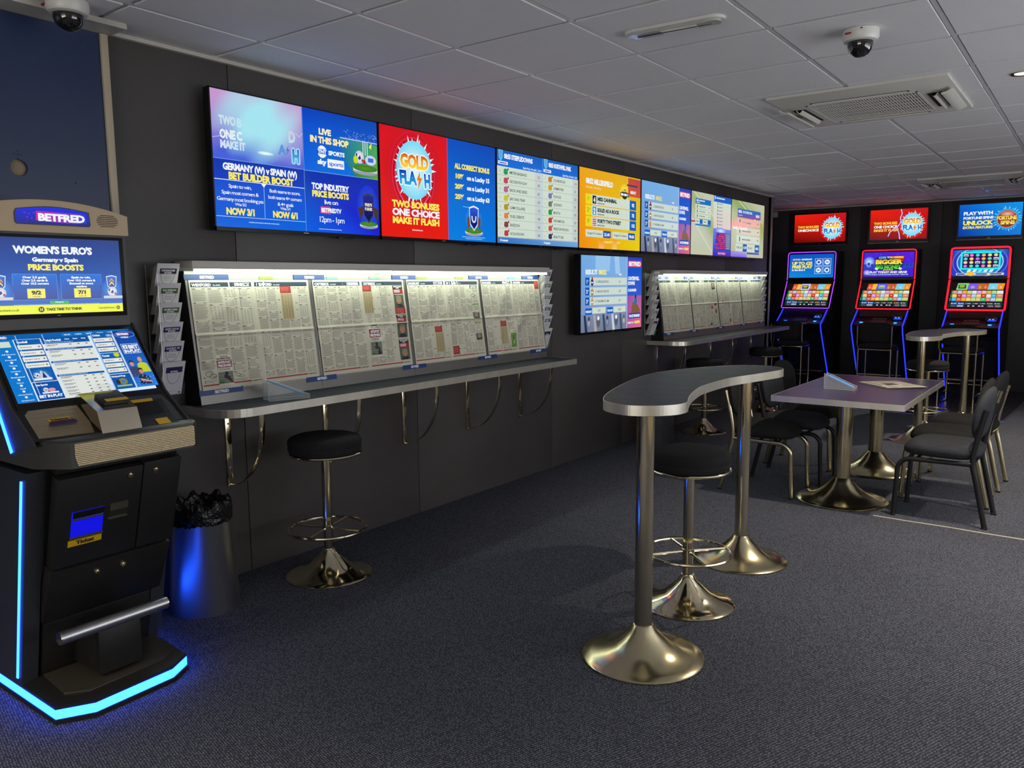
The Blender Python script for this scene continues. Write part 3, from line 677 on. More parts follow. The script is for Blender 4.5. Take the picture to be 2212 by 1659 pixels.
# ================================================================ LEAFLET RACKS
def leaflets(yc, z0, label, grp, head, words, depth=.10, tall=False):
    """stack of slips leaning in a pocket, front face turned to the room"""
    t = thing('betting_slips', label, 'leaflets', (.05, yc, z0), grp)
    w2 = .104; hh = .125 if not tall else .14
    xf, xb = depth-.052, depth-.012       # foot near the wall, top leaning out
    mb = MB()
    for k in range(5):
        o = k*.0075; mb.add([(xf-o-.002, yc-w2/2+.0005*k, z0), (xf-o-.002, yc+w2/2-.0005*k, z0), (xb-o+.010, yc+w2/2-.0005*k, z0+hh-.004*k+.012), (xb-o+.010, yc-w2/2+.0005*k, z0+hh-.004*k+.012),
                         (xf-o-.007, yc-w2/2+.0005*k, z0), (xf-o-.007, yc+w2/2-.0005*k, z0), (xb-o+.004, yc+w2/2-.0005*k, z0+hh-.004*k+.012), (xb-o+.004, yc-w2/2+.0005*k, z0+hh-.004*k+.012)],
                        [(0, 1, 2, 3), (7, 6, 5, 4), (0, 3, 7, 4), (1, 5, 6, 2), (3, 2, 6, 7), (0, 4, 5, 1)])
    part('slip_stack', mb, 'white_plastic', t)
    cv = Cv(100, 100*hh/w2); g = cv.H
    cv.rect(0, 0, 100, g, rgb(222, 220, 224)); cv.rect(14, g*.16, 76, g*.17, head)
    if words: cv.text(words, 52, g*.25, g*.055, 60, WH, al='c')
    cv.text('BETFRED', 52, g*.315, g*.045, 34, rgb(225, 225, 240), al='c')
    cv.ring(52, g*.33, 31, g*.34, 1.6, rgb(80, 80, 95), a0=0, a1=PI)
    if not tall:
        for i in range(3): cv.rect(34, g*(.42+.05*i), 36, g*.012, rgb(130, 130, 140))
    for i in range(3): cv.rect(6, g*(.86+.03*i), 60, g*.008, rgb(190, 190, 195))
    cv.rect(84, g*.92, 7, g*.05, rgb(60, 60, 65))
    cv.build('slip_print', 'print', t, (xb+.011, yc-w2/2, z0+hh+.012), (0, w2, 0), (xf-xb-.0125, 0, -(hh+.012)), dl=.00006)
    return t
HD = [(rgb(60, 40, 60), 'PATENT/ROUND ROBIN'), (rgb(70, 105, 40), 'FLAG / SUPER FLAG'), (rgb(70, 105, 40), 'MULTIBET & PERMS'), (rgb(40, 40, 100), 'LUCKY 15 31 63'), (rgb(40, 40, 100), 'LUCKY 15'), (rgb(34, 36, 80), '')]
ORD = ['top', 'second', 'third', 'fourth', 'fifth', 'bottom']
def rack(yc, where, z_top=1.518, pitch=.0855):
    t = thing('leaflet_rack', 'clear leaflet rack with wire sides '+where, 'leaflet rack', (.0, yc, 1.2), 'leaflet racks beside the boards')
    mb = MB()
    for s in (-1, 1):
        mb.tube([(.012, yc+s*.060, .95), (.012, yc+s*.060, z_top+.02)], .0022, 6)
    mb.tube([(.105, yc-.060, .955), (.105, yc-.060, z_top-.02)], .0016, 6)
    part('wire_frame', mb, 'steel', t)
    for i in range(6):
        mb = MB(); z = z_top-.112-pitch*i-(.02 if i == 5 else 0)
        mb.box(.006, .060, yc-.058, yc+.058, z-.003, z-.001)
        for s in (-1, 1): mb.prism([(.006, z-.002), (.060, z-.002), (.080, z+.05), (.006, z+.05)], 'y', 'y', yc+s*.057-.0008, yc+s*.057+.0008)
        part('pocket', mb, 'acrylic', t)
    for i in range(6):
        leaflets(yc, z_top-.112-pitch*i-(.02 if i == 5 else 0), ORD[i]+' stack of white betting slips in the leaflet rack '+where, 'slips in the rack '+where, HD[i][0], HD[i][1], depth=.103, tall=i == 5)
rack(1.938, 'left of the near board'); rack(4.925, 'right of the near board'); rack(6.715, 'left of the far board'); rack(9.66, 'right of the far board')
# ================================================================ PEN HOLDERS
def pen_holder(cx, cy, z, rz, label, grp):
    M = Matrix.Translation((cx, cy, z)) @ Matrix.Rotation(rz, 4, 'Z')
    t = thing('pen_holder', label, 'pen holder', (cx, cy, z), 'clear pen holders')
    mb = MB(); L_, h_, w2 = .20, .105, .075
    for s in (-1, 1):
        mb.prism([(-L_/2, 0), (L_/2, 0), (L_/2, .018), (-L_/2, h_)], 'y', 'y', s*w2/2-.0012, s*w2/2+.0012, M=M)
    mb.prism([(-L_/2, h_-.012), (L_/2-.012, .006), (L_/2-.012, .003), (-L_/2, h_-.015)], 'y', 'y', -w2/2, w2/2, M=M)
    mb.box(-L_/2, -L_/2+.0025, -w2/2, w2/2, 0, h_-.012, M=M); mb.box(-L_/2, L_/2, -w2/2, w2/2, 0, .0022, M=M); mb.box(L_/2-.003, L_/2, -w2/2, w2/2, 0, .016, M=M)
    part('holder_body', mb, 'acrylic', t)
    e = MB()
    for s in (-1, 1): e.tube([M @ Vector((-L_/2, s*w2/2, h_)), M @ Vector((L_/2, s*w2/2, .018)), M @ Vector((L_/2, s*w2/2, .001)), M @ Vector((-L_/2, s*w2/2, .001)), M @ Vector((-L_/2, s*w2/2, h_))], .0011, 5)
    part('holder_edge', e, 'white_plastic', t)
    for k in range(5):
        yy = -w2/2+.010+k*.0135; a0 = random.uniform(0, .02)
        P0 = M @ Vector((-L_/2+.012+a0, yy, h_-.0125-.47*(a0+.0)*1)); P1 = M @ Vector((L_/2-.022, yy+.003, .0185))
        mb = MB().tube([P0, P1], .0038, 7)
        d = (P1-P0).normalized(); mb.tube([P1, P1+d*.006], .0022, 6)
        solo('betting_pen', mb, 'pen_blue', 'slim blue pen lying in the '+grp, 'pen', tuple(P0), 'blue pens in the '+grp)
pen_holder(.275, 2.40, .9025, 1.25, 'clear sloping pen holder on the near wall shelf', 'clear holder on the near shelf')
# ================================================================ STOOLS, TABLES, CHAIRS (built at the origin, then placed)
def trumpet(mb, R_, r, hgt, z0=0):
    pr = [(R_-.012, .0), (R_, .001), (R_, .006), (R_-.006, .010), (R_*.86, .017), (R_*.66, .030), (R_*.48, .052), (R_*.34, .08), (r+.016, hgt*.82), (r+.004, hgt), (r, hgt)]
    return mb.lathe(pr, 0, 0, 48, z0)
def round_stool(label, grp='round chrome bar stools'):
    t = thing('bar_stool', label, 'stool', (0, 0, 0), grp)
    part('base', trumpet(MB(), .212, .024, .135), 'chrome', t)
    part('post', MB().lathe([(.0235, .13), (.0235, .615)], 0, 0, 24), 'chrome', t)
    part('seat_plate', MB().lathe([(.02, .60), (.10, .606), (.165, .618)], 0, 0, 32, cap=False).lathe([(.174-.009*math.cos(a), .624+.007*math.sin(a)) for a in [2*PI*i/10 for i in range(11)]], 0, 0, 44, cap=False), 'chrome', t)
    pr = [(.02, .626), (.155, .626), (.171, .632), (.178, .645), (.179, .656), (.176, .663), (.1785, .670), (.1795, .682), (.177, .692), (.170, .701), (.150, .709), (.10, .714), (.03, .716), (.002, .716)]
    part('seat', MB().lathe(pr, 0, 0, 48), 'fabric', t)
    mb = MB().tube([(.19*math.cos(2*PI*i/44), .19*math.sin(2*PI*i/44), .24) for i in range(44)], .0078, 8, closed=True)
    part('foot_ring', mb, 'chrome', t)
    for a in (.35, .35+PI/2, .35+PI, .35+1.5*PI): part('spoke', MB().tube([(.02*math.cos(a), .02*math.sin(a), .242), (.19*math.cos(a), .19*math.sin(a), .24)], .0055, 6), 'chrome', t)
    part('collar', MB().lathe([(.024, .228), (.029, .230), (.029, .254), (.024, .256)], 0, 0, 24), 'chrome', t)
    return t
st = round_stool('round black bar stool with chrome foot ring standing under the near shelf beside the bin')
st.location = (.363, 2.547, 0)
dup(st, (1.975, 3.25, 0), .5, 'round black bar stool tucked under the near kidney-shaped high table')
dup(st, (.38, 7.20, 0), .9, 'round black bar stool below the left end of the far shelf')
dup(st, (.42, 8.80, 0), .2, 'round black bar stool below the right end of the far shelf')
dup(st, (2.12, 8.36, -.02), .7, 'round black bar stool beside the far kidney-shaped high table')
def poseur(label, outline, zt, posts, edge_kink=None):
    cx, cy = sum(p[0] for p in posts)/2, sum(p[1] for p in posts)/2
    t = thing('high_table', label, 'table', (cx, cy, 0), 'kidney-shaped high tables')
    n = len(outline)
    ins = outline
    part('table_top', MB().prism(ins, 'z', 'z', zt-.036, zt), 'laminate', t)
    mb = MB()
    for i in range(n):
        (xa, ya), (xb, yb) = outline[i], outline[(i+1) % n]
        def nr(j):
            a, b = Vector(outline[j-1]), Vector(outline[(j+1) % n]); d = (b-a).normalized(); return Vector((d.y, -d.x))*.0025
        na, nb = nr(i), nr((i+1) % n)
        mb.add([(xa+na.x, ya+na.y, zt-.038), (xb+nb.x, yb+nb.y, zt-.038), (xb+nb.x, yb+nb.y, zt+.0006), (xa+na.x, ya+na.y, zt+.0006), (xa, ya, zt-.038), (xb, yb, zt-.038), (xb, yb, zt+.0006), (xa, ya, zt+.0006)],
               [(0, 1, 2, 3), (3, 2, 6, 7), (0, 4, 5, 1)], True)
    o = part('edge_band', mb, 'alu_edge', t, 'shiny metal edging')
    for x, y in posts:
        b = MB(); b.lathe([(.226, 0), (.236, .001), (.236, .007), (.231, .011), (.20, .017), (.155, .030), (.115, .052), (.082, .082), (.052, .112), (.040, .130), (.036, .133)], x, y, 56); part('base', b, 'chrome_dull', t)
        part('post', MB().lathe([(.034, .128), (.034, zt-.045)], x, y, 32), 'chrome', t)
        part('mounting_plate', MB().lathe([(.07, zt-.042), (.07, zt-.036)], x, y, 24), 'black_metal', t)
    return t
OUT1 = [(1.882, 2.643), (1.808, 2.803), (1.729, 3.062), (1.668, 3.331), (1.643, 3.563), (1.671, 3.747), (1.722, 3.907), (1.779, 4.028), (1.846, 4.13), (1.91, 4.171), (1.982, 4.187), (2.04, 4.167), (2.098, 4.11), (2.113, 4.05), (2.105, 3.97), (2.071, 3.79), (2.037, 3.626), (2.023, 3.482), (2.032, 3.241), (2.060, 3.10), (2.105, 2.94), (2.150, 2.82), (2.172, 2.765), (2.176, 2.72), (2.165, 2.67), (2.129, 2.62), (2.087, 2.587), (2.04, 2.566), (2.0, 2.566), (1.945, 2.587)]
def dens(o): 
    s = smoothline([(a, b, 0) for a, b in o], 4); return [(p.x, p.y) for p in s][::-1]
def ccw(o): 
    A = sum(o[i][0]*o[(i+1) % len(o)][1]-o[(i+1) % len(o)][0]*o[i][1] for i in range(len(o))); return o if A > 0 else o[::-1]
poseur('near kidney-shaped high table with two chrome trumpet legs in the foreground', ccw(dens(OUT1)), 1.0, [(2.052, 2.665), (1.965, 3.942)])
OUT3 = [(2.009, 7.839), (1.97, 8.152), (1.956, 8.431), (1.974, 8.668), (2.024, 8.854), (2.10, 8.99), (2.179, 9.104), (2.281, 9.161), (2.39, 9.157), (2.49, 9.12), (2.512, 9.052), (2.505, 8.92), (2.437, 8.736), (2.349, 8.612), (2.294, 8.409), (2.264, 8.186), (2.267, 8.054), (2.284, 7.936), (2.275, 7.843), (2.238, 7.747), (2.171, 7.683), (2.09, 7.697), (2.041, 7.756)]
poseur('far kidney-shaped high table standing before the gaming machines', ccw(dens(OUT3)), .955, [(2.135, 7.885), (2.352, 9.02)])
# low table
t = thing('low_table', 'rectangular low table with violet reflection tint on its top, silver edge and two trumpet legs', 'table', (2.09, 5.85, 0))
part('table_top', MB().box(1.722, 2.506, 5.098, 6.54, .678, .713), 'laminate_violet_sheen', t)
mb = MB()
for a in ((1.718, 1.722, 5.094, 6.544), (2.506, 2.510, 5.094, 6.544), (1.722, 2.506, 5.094, 5.098), (1.722, 2.506, 6.54, 6.544)): mb.box(*a, .676, .7136)
part('edge_band', mb, 'alu_edge', t, 'silver edging')
for x, y in ((2.094, 5.445), (2.085, 6.434)):
    part('base', MB().lathe([(.27, 0), (.287, .001), (.290, .006), (.284, .012), (.25, .018), (.20, .030), (.15, .055), (.105, .092), (.075, .128), (.056, .150), (.050, .155)], x, y, 56), 'chrome_dull', t)
    part('post', MB().lathe([(.050, .15), (.050, .672)], x, y, 36), 'chrome_dull', t)
    part('mounting_plate', MB().box(x-.11, x+.11, y-.11, y+.11, .672, .678), 'black_metal', t)
pen_holder(2.005, 5.66, .7138, .05, 'clear sloping pen holder on the low table', 'clear holder on the low table')
def tnews():
    t = thing('folded_newspaper', 'folded newspaper lying flat on the low table', 'newspaper', (2.25, 5.95, .714))
    P = [(2.021, 6.08), (2.235, 6.27), (2.462, 6.035), (2.268, 5.835)]
    mb = MB()
    for k in range(6):
        o = .0016*k; mb.prism([(P[0][0]+o, P[0][1]-o), (P[3][0]+o*.5, P[3][1]), (P[2][0]-o, P[2][1]+o*.4), (P[1][0], P[1][1]-o)], 'z', 'z', .7138+.0014*k, .7138+.0014*k+.001)
    part('pages', mb, 'paper_edge', t)
    cv = Cv(100, 80); cv.rect(0, 0, 100, 80, rgb(216, 208, 192)); R = random.Random(5)
    cv.rect(6, 6, 60, 7, rgb(90, 80, 76)); cv.rect(38, 22, 24, 26, rgb(66, 62, 60)); cv.rect(68, 8, 26, 16, rgb(190, 160, 150))
    for c in range(5):
        for r_ in range(26):
            if not (1 < c < 4 and 2 < r_ < 14): cv.rect(5+c*18.5, 17+r_*2.3, R.uniform(12, 16), .8, rgb(130, 124, 116))
    z = .7138+.0014*5+.0012
    cv.build('front_page', 'print', t, (P[0][0]+.008, P[0][1]-.008, z), (P[3][0]-P[0][0], P[3][1]-P[0][1], 0), (P[1][0]-P[0][0]-.004, P[1][1]-P[0][1]-.004, 0), dl=-.00003)
tnews()
# meeting chair faces +x, origin under the seat centre
def chair(label, metal, seat_m, grp):
    t = thing('padded_chair', label, 'chair', (0, 0, 0), grp)
    hw = .185; r = .0145
    # seat: waterfall front edge
    mb = MB()
    def seat(u, v):
        a = 2*PI*u
        c, s_ = math.cos(a), math.sin(a); n_ = 3.4
        ex = abs(c)**(2/n_)*(1 if c > 0 else -1); ey = abs(s_)**(2/n_)*(1 if s_ > 0 else -1)
        ph = PI*(v-.5); cp = abs(math.cos(ph))**.38; z = .434+.051*math.sin(ph)
        x = .215*ex*cp; y = .205*ey*cp*(1-.04*ex)
        return (x, y, z-.020*max(0, (x-.09)/.125)**2+.006*math.cos(y*7)-.006)
    mb.grid(seat, 40, 14); part('seat', mb, seat_m, t)
    mb = MB()
    def back(u, v):
        a = 2*PI*u; c, s_ = math.cos(a), math.sin(a)
        n_ = 2.6; ey = abs(c)**(2/n_)*(1 if c > 0 else -1); ez = abs(s_)**(2/n_)*(1 if s_ > 0 else -1)
        ph = PI*(v-.5); cp = abs(math.cos(ph))**.5; y = .21*ey*cp; z = .662+.155*ez*cp
        xc = -.172-.16*(z-.51)-.55*(.044-(y*y))+.012
        return (xc+.034*math.sin(ph), y, z)
    mb.grid(back, 40, 12); part('backrest', mb, seat_m, t)
    for s in (-1, 1):
        y = s*hw
        mb = MB(); P = [(.234, y, 0), (.222, y, .25)]+[(.222-.075+.075*math.cos(a), y, .292+.075*math.sin(a)) for a in [PI/2*i/7 for i in range(8)]]+[(-.172, y, .372)]
        mb.tube(P, r, 10); part('leg', mb, metal, t)
        mb = MB(); P = [(-.262, y, 0), (-.200, y, .28), (-.180, y, .37), (-.185, y, .46), (-.212, y, .60), (-.236, y, .70)]
        mb.tube(smoothline(P, 4, False), r, 10, flat=(.011, .0155)); part('leg', mb, metal, t)
    for a_, z_ in ((-.178, .374), (.12, .371), (-.225, .655)): part('crossbar', MB().tube([(a_, -hw, z_), (a_, hw, z_)], .009, 8), metal, t)
    for a_ in (.234, -.262):
        for s in (-1, 1): part('foot_cap', MB().box(a_-.015, a_+.015, s*hw-.015, s*hw+.015, 0, .012, bev=.002), 'black_plastic', t)
    return t
GL_ = 'black chairs on the wall side of the low table'; GR_ = 'black chairs on the right side of the low table'
cc = chair('nearest of three black padded chairs left of the low table, dull chrome legs', 'chrome_dull', 'fabric', GL_); cc.location = (1.588, 5.44, 0)
dup(cc, (1.585, 6.40, 0), -.03, 'farthest of three black padded chairs left of the low table', GL_)
ck = chair('middle of three padded chairs left of the low table, black legs', 'black_metal', 'fabric_grey', GL_); ck.location = (1.65, 5.905, 0)
cg = dup(ck, (2.685, 5.44, 0), PI-.03, 'nearest grey-black padded chair right of the low table, black frame', GR_)
dup(cc, (2.635, 5.91, 0), PI+.02, 'middle padded chair on the right side of the low table, partly hidden', GR_)
dup(cc, (2.665, 6.44, 0), PI-.04, 'farthest padded chair on the right side of the low table', GR_)
# high stools with backs in front of the machines; built facing +y
def back_stool(label):
    t = thing('high_back_stool', label, 'stool', (0, 0, 0), 'high stools before the gaming machines'); w2 = .185
    mb = MB()
    def seat(u, v):
        a = 2*PI*u; c, s_ = math.cos(a), math.sin(a); n_ = 4; ex = abs(c)**(2/n_)*(1 if c > 0 else -1); ey = abs(s_)**(2/n_)*(1 if s_ > 0 else -1)
        ph = PI*(v-.5); cp = abs(math.cos(ph))**.4; return (.215*ex*cp, .20*ey*cp, .635+.032*math.sin(ph))
    part('seat', MB().grid(seat, 32, 10), 'fabric', t)
    def back(u, v):
        a = 2*PI*u; c, s_ = math.cos(a), math.sin(a); n_ = 4; ex = abs(c)**(2/n_)*(1 if c > 0 else -1); ez = abs(s_)**(2/n_)*(1 if s_ > 0 else -1)
        ph = PI*(v-.5); cp = abs(math.cos(ph))**.4; x = .20*ex*cp; z = .815+.125*ez*cp; return (x, -.185-.05*(z-.7)-.3*(.04-x*x)+.025*math.sin(ph), z)
    part('backrest', MB().grid(back, 32, 10), 'fabric', t)
    for s in (-1, 1):
        x = s*w2
        P = [(x*1.0, -.21, 0), (x*1.0, -.205, .59), (x*.98, -.205, .615), (x*1.10*.96, -.225, .66), (x*1.05, -.235, .70), (x*1.05, -.245, .895)]
        part('leg', MB().tube(smoothline(P, 4, False), .011, 10), 'chrome', t)
        P = [(x, .205, 0), (x, .20, .56)]+[(x, .17+.03*math.cos(a), .575+.03*math.sin(a)) for a in [PI/2*i/4 for i in range(5)]]+[(x, -.205, .605)]
        part('leg', MB().tube(P, .011, 10), 'chrome', t)
    for P in ([(-w2, .203, .21), (w2, .203, .21)], [(-w2, -.208, .30), (w2, -.208, .30)], [(-w2, -.205, .604), (w2, -.205, .604)], [(-w2, -.208, .12), (-w2, .203, .12)], [(w2, -.208, .12), (w2, .203, .12)], [(-w2, -.21, .011), (-w2, .205, .011)], [(w2, -.21, .011), (w2, .205, .011)]):
        part('stretcher', MB().tube(P, .0095, 8), 'chrome', t)
    return t
bs = back_stool('high stool with backrest facing the middle red-lit gaming machine'); bs.location = (1.21, 10.60, 0)
dup(bs, (.14, 10.60, 0), .05, 'high stool with backrest facing the violet-lit gaming machine')
dup(bs, (2.13, 10.55, 0), -.08, 'high stool with backrest facing the rightmost red-lit gaming machine')
# ================================================================ BINS, TAPE
t = thing('waste_bin', 'tapered brushed steel waste bin with black liner beside the betting terminal', 'bin', (.214, 1.95, 0))
part('bin_body', MB().lathe([(.149, 0), (.150, .004), (.128, .448), (.130, .452), (.126, .452), (.125, .44)], .214, 1.95, 56), 'steel', t)
mb = MB()
R = random.Random(3); NB = 90; zz = [R.uniform(-1, 1) for _ in range(NB)]
def bagf(u, v):
    a = 2*PI*u; i = u*NB; f_ = i-int(i); q = zz[int(i) % NB]*(1-f_)+zz[(int(i)+1) % NB]*f_
    q2 = math.sin(a*7+1)*.5+math.sin(a*13+2)*.35+q*.35
    K = [(.1335, -.035), (.1335, .0), (.134, .022), (.128, .045+.012*q2), (.115, .060+.02*q2), (.100, .045+.012*q2), (.09, .0), (.085, -.08)]
    k = v*(len(K)-1); j = min(int(k), len(K)-2); g = k-j; r_ = K[j][0]*(1-g)+K[j+1][0]*g; z = K[j][1]*(1-g)+K[j+1][1]*g
    r_ += .0045*q2*(1-abs(v-.45)) ; return (.214+r_*math.cos(a), 1.95+r_*math.sin(a), .44+z+.005*q*(v < .15))
mb.grid(bagf, NB*2, 22); part('bin_liner', mb, 'bag', t, 'crumpled black plastic liner')
t = thing('waste_bin', 'plain steel cylinder bin half hidden behind the near high table', 'bin', (.27, 6.45, 0))
part('bin_body', MB().lathe([(.128, 0), (.13, .003), (.13, .52), (.132, .525), (.126, .525)], .27, 6.45, 44), 'steel', t)
part('bin_liner', MB().lathe([(.128, .50), (.1335, .50), (.134, .53), (.126, .535), (.118, .52), (.11, .45)], .27, 6.45, 44, cap=False), 'bag', t)
mb = MB(); P = [(2.352, 5.175), (2.55, 5.168), (2.75, 5.172), (2.95, 5.160), (3.15, 5.158), (3.6, 5.15)]
for i in range(len(P)-1):
    (a, b), (c, d) = P[i], P[i+1]; mb.add([(a, b-.008, .0005), (c, d-.009, .0005), (c, d+.008, .0005), (a, b+.007, .0005), (a, b-.008, .002), (c, d-.009, .002), (c, d+.008, .002), (a, b+.007, .002)], [(4, 5, 6, 7), (0, 1, 5, 4), (3, 7, 6, 2), (0, 4, 7, 3), (1, 2, 6, 5)])
solo('floor_tape', mb, 'tape', 'worn pale tape line stuck across the blue carpet by the near right chair', 'tape', (2.35, 5.17, 0))
# ================================================================ SCREENS
def mixc(a, b, t): t = max(0, min(1, t)); return tuple(a[i]*(1-t)+b[i]*t for i in range(3))
SKY = rgb(20, 128, 235); DB = rgb(6, 52, 170); MB_ = rgb(8, 84, 214); CY = rgb(170, 225, 240); LG = rgb(206, 220, 206); GY = rgb(150, 152, 160); YL = rgb(250, 235, 90); OR = rgb(250, 150, 20)
def burst(cv, cx, cy, rx, ry, c, ce, n=22, seed=1):
    R = random.Random(seed)
    for i in range(n):
        a = 2*PI*i/n+R.uniform(-.08, .08); k = R.uniform(1.05, 1.32)
        cv.poly([(cx+rx*.85*math.cos(a-.09), cy+ry*.85*math.sin(a-.09)), (cx+rx*.85*math.cos(a+.09), cy+ry*.85*math.sin(a+.09)), (cx+rx*k*math.cos(a), cy+ry*k*math.sin(a))][::-1], c); cv.l -= 1
    cv.l += 1; cv.ell(cx, cy, rx, ry, c, ce, 32)
def bolt(cv, x, y, h, c=rgb(240, 150, 30), oc=WH):
    w = h*.42
    def P(k, ox=0): return [(x+w*.62, y-h*k), (x-w*.1*k, y+h*.50), (x+w*.38, y+h*.50), (x+w*.18, y+h+h*k*.5), (x+w*1.05*(1+k*.2), y+h*.36), (x+w*.58, y+h*.36)]
    cv.poly(P(.10), oc); cv.poly(P(0), c)
def goldflash(cv, cx, cy, w):
    burst(cv, cx, cy, w*.55, w*.62, rgb(225, 250, 255), rgb(120, 215, 245), 26)
    h = w*.27
    cv.otext('GOLD', cx, cy-w*.05, h, w*.86, rgb(214, 70, 20), rgb(255, 245, 220), True, rgb(255, 214, 60), al='c', ow=h*.09)
    cv.otext('FLA', cx-w*.46, cy+w*.30, h, w*.50, rgb(14, 30, 170), rgb(235, 250, 255), True, rgb(30, 170, 235), ow=h*.09, shear=-.06)
    cv.otext('H', cx+w*.30, cy+w*.33, h*1.05, w*.20, rgb(14, 30, 170), rgb(235, 250, 255), True, rgb(30, 170, 235), ow=h*.09, shear=-.06)
    bolt(cv, cx+w*.06, cy+w*.0, w*.40, rgb(236, 120, 20))
def redswirl(cv, x, y, w, h, cx, cy, s=1.0):
    a = rgb(214, 14, 30); b = rgb(150, 8, 40); c = rgb(228, 30, 20)
    cv.mesh2(x, y, w, h, 10, 10, lambda u, v: mixc(mixc(a, c, v), b, max(0, 1-math.hypot(x+w*u-cx, (y+h*v-cy))/(s*26))*.9))
    for k, cc in ((24, rgb(200, 30, 60)), (21, rgb(235, 40, 90)), (19.5, rgb(150, 10, 40)), (18, rgb(240, 110, 150)), (16.5, rgb(200, 20, 50))):
        cv.ring(cx, cy, k*s*.82, k*s, .5*s, cc)
def plinth(cv, x, y, w):
    cv.ell(x, y, w, w*.20, rgb(150, 158, 170)); cv.rect(x-w, y-w*.20, 2*w, w*.20, rgb(208, 212, 220)); cv.ell(x, y-w*.20, w, w*.2, rgb(80, 150, 40), rgb(60, 120, 30))
def shield(cv, x, y, w, h, c1, c2, rim=rgb(190, 210, 240)):
    def P(k): return [(x-w*k*.5, y-h*k*.42), (x-w*k*.4, y+h*k*.25), (x, y+h*k*.5), (x+w*k*.4, y+h*k*.25), (x+w*k*.5, y-h*k*.42), (x, y-h*k*.5)]
    cv.poly(P(1.14), rim); p = P(1); cv.poly(p, c1, [c2, c1, c1, c1, c2, c2])
def ball(cv, x, y, r):
    cv.ell(x, y, r, r, rgb(245, 245, 250), rgb(190, 195, 215)); cv.poly([(x-r*.35, y+r*.2), (x, y+r*.45), (x+r*.35, y+r*.15), (x+.1*r, y-r*.35)], rgb(40, 50, 110)); cv.ell(x-r*.6, y-r*.3, r*.16, r*.3, rgb(40, 60, 130)); cv.ell(x+r*.62, y+r*.45, r*.2, r*.22, rgb(180, 40, 50))
def smalltext(cv, x, y, w, h, c, seed=1, n=None):
    """a line too fine to read: short dashes"""
    R = random.Random(seed); q = x
    while q < x+w:
        d = R.uniform(.6, 2.6)*h; cv.rect(q, y, min(d, x+w-q), h, c); q += d+h*.45
def s_main(cv):
    cv.mesh2(0, 0, 50, 29.5, 24, 16, lambda u, v: (lambda d: mixc(mixc(rgb(196, 150, 205), rgb(70, 95, 215), (v*1.3-.2)+.15*math.sin(u*6)), rgb(165, 228, 240), 1.55-d*2.3) if True else 0)(math.hypot((u-.52)*1.25, (v-.38)*1.0)+.05*math.sin(u*17+v*9)))
    fd = lambda c, t=.45: mixc(c, rgb(170, 222, 240), t)
    cv.text('TWO', 4, 18-3.6, 3.6, 8.4, fd(rgb(210, 225, 230), .2)); cv.text('B', 13, 14.6, 3.6, 2.6, fd(WH, .75))
    cv.text('ONE C', 4, 20.4, 3.7, 11.5, fd(WH, .2)); cv.text('MAKE IT', 4, 24.6, 3.3, 13, fd(rgb(225, 225, 240), .35))
    cv.text('D', 41.5, 17.5, 5.2, 4, rgb(205, 200, 225), c2=rgb(190, 225, 235)); cv.text('A', 35.5, 23.8, 4.4, 4, rgb(90, 150, 220)); cv.otext('H', 43.4, 26.6, 6, 4.2, rgb(60, 90, 210), rgb(170, 225, 245), c2=rgb(80, 190, 225)); bolt(cv, 39.8, 19.3, 5, rgb(110, 110, 190), rgb(150, 205, 240))
    cv.ell(28, 24.5, 4.5, .8, rgb(255, 255, 255), rgb(175, 225, 240)); 
    cv.line(0, 20.8, 4, 19.8, .22, rgb(190, 220, 250)); cv.line(4, 19.8, 6, 18.2, .22, rgb(190, 220, 250)); cv.line(46, 13, 48, 14.5, .22, rgb(200, 230, 250)); cv.line(48, 14.5, 50, 12.5, .22, rgb(200, 230, 250))
    cv.rect(0, 29.5, 50, 8.9, rgb(6, 52, 170), rgb(4, 60, 190)); cv.rect(0, 38.4, 50, 20.6, rgb(6, 74, 205), rgb(6, 98, 220))
    cv.rect(0, 29.3, 50, .25, rgb(120, 160, 235)); cv.rect(0, 38.2, 50, .3, WH)
    cv.text('GERMANY (W) v SPAIN (W)', 25.2, 33.9, 2.9, 41, WH, al='c'); cv.text('BET BUILDER BOOST', 25.4, 37.8, 3.0, 36, YL, al='c')
    cv.rect(26.0, 38.4, .3, 15.6, rgb(150, 190, 240)); cv.poly([(24.6, 38.4), (26.15, 40.2), (27.7, 38.4)], WH); cv.rect(0, 54.3, 50, .22, rgb(200, 220, 250))
    for i, (t_, w_) in enumerate([('Spain to win,', 12), ('Spain most corners &', 19.5), ('Germany most booking pts', 24.6)]): cv.text(t_, 13.1, 41.7+2.9*i, 1.65, w_, WH, False, al='c')
    cv.text('Was 5/2', 13.1, 49.4, 1.3, 6, WH, False, al='c'); cv.text('NOW 3/1', 13.1, 53.4, 2.9, 15.5, YL, al='c')
    for i, (t_, w_) in enumerate([('Both teams to score,', 18), ('both teams 4+ corners', 19.5), ('& 4+ goals', 9.2)]): cv.text(t_, 38.1, 42.0+2.9*i, 1.65, w_, WH, False, al='c')
    cv.text('Was 5/1', 38.1, 49.6, 1.3, 6, WH, False, al='c'); cv.text('NOW 6/1', 38.1, 53.3, 2.9, 15, YL, al='c')
    smalltext(cv, 17, 56.2, 17, .45, rgb(170, 200, 245))
    cv.rectc(50, 0, 50, 29.5, rgb(4, 62, 190), rgb(4, 100, 225), rgb(10, 120, 220), rgb(8, 70, 180)); cv.rect(50, 0, .25, 59, rgb(120, 170, 240))
    cv.poly([(50.25, 29.4), (66, 29.4), (76, 17), (100, 17), (100, 6.5), (72, 6), (50.25, 6)], rgb(6, 84, 212), [rgb(5, 98, 225), rgb(10, 110, 215), rgb(14, 100, 210), rgb(20, 90, 200), rgb(20, 80, 190), rgb(5, 80, 205), rgb(4, 76, 205)])
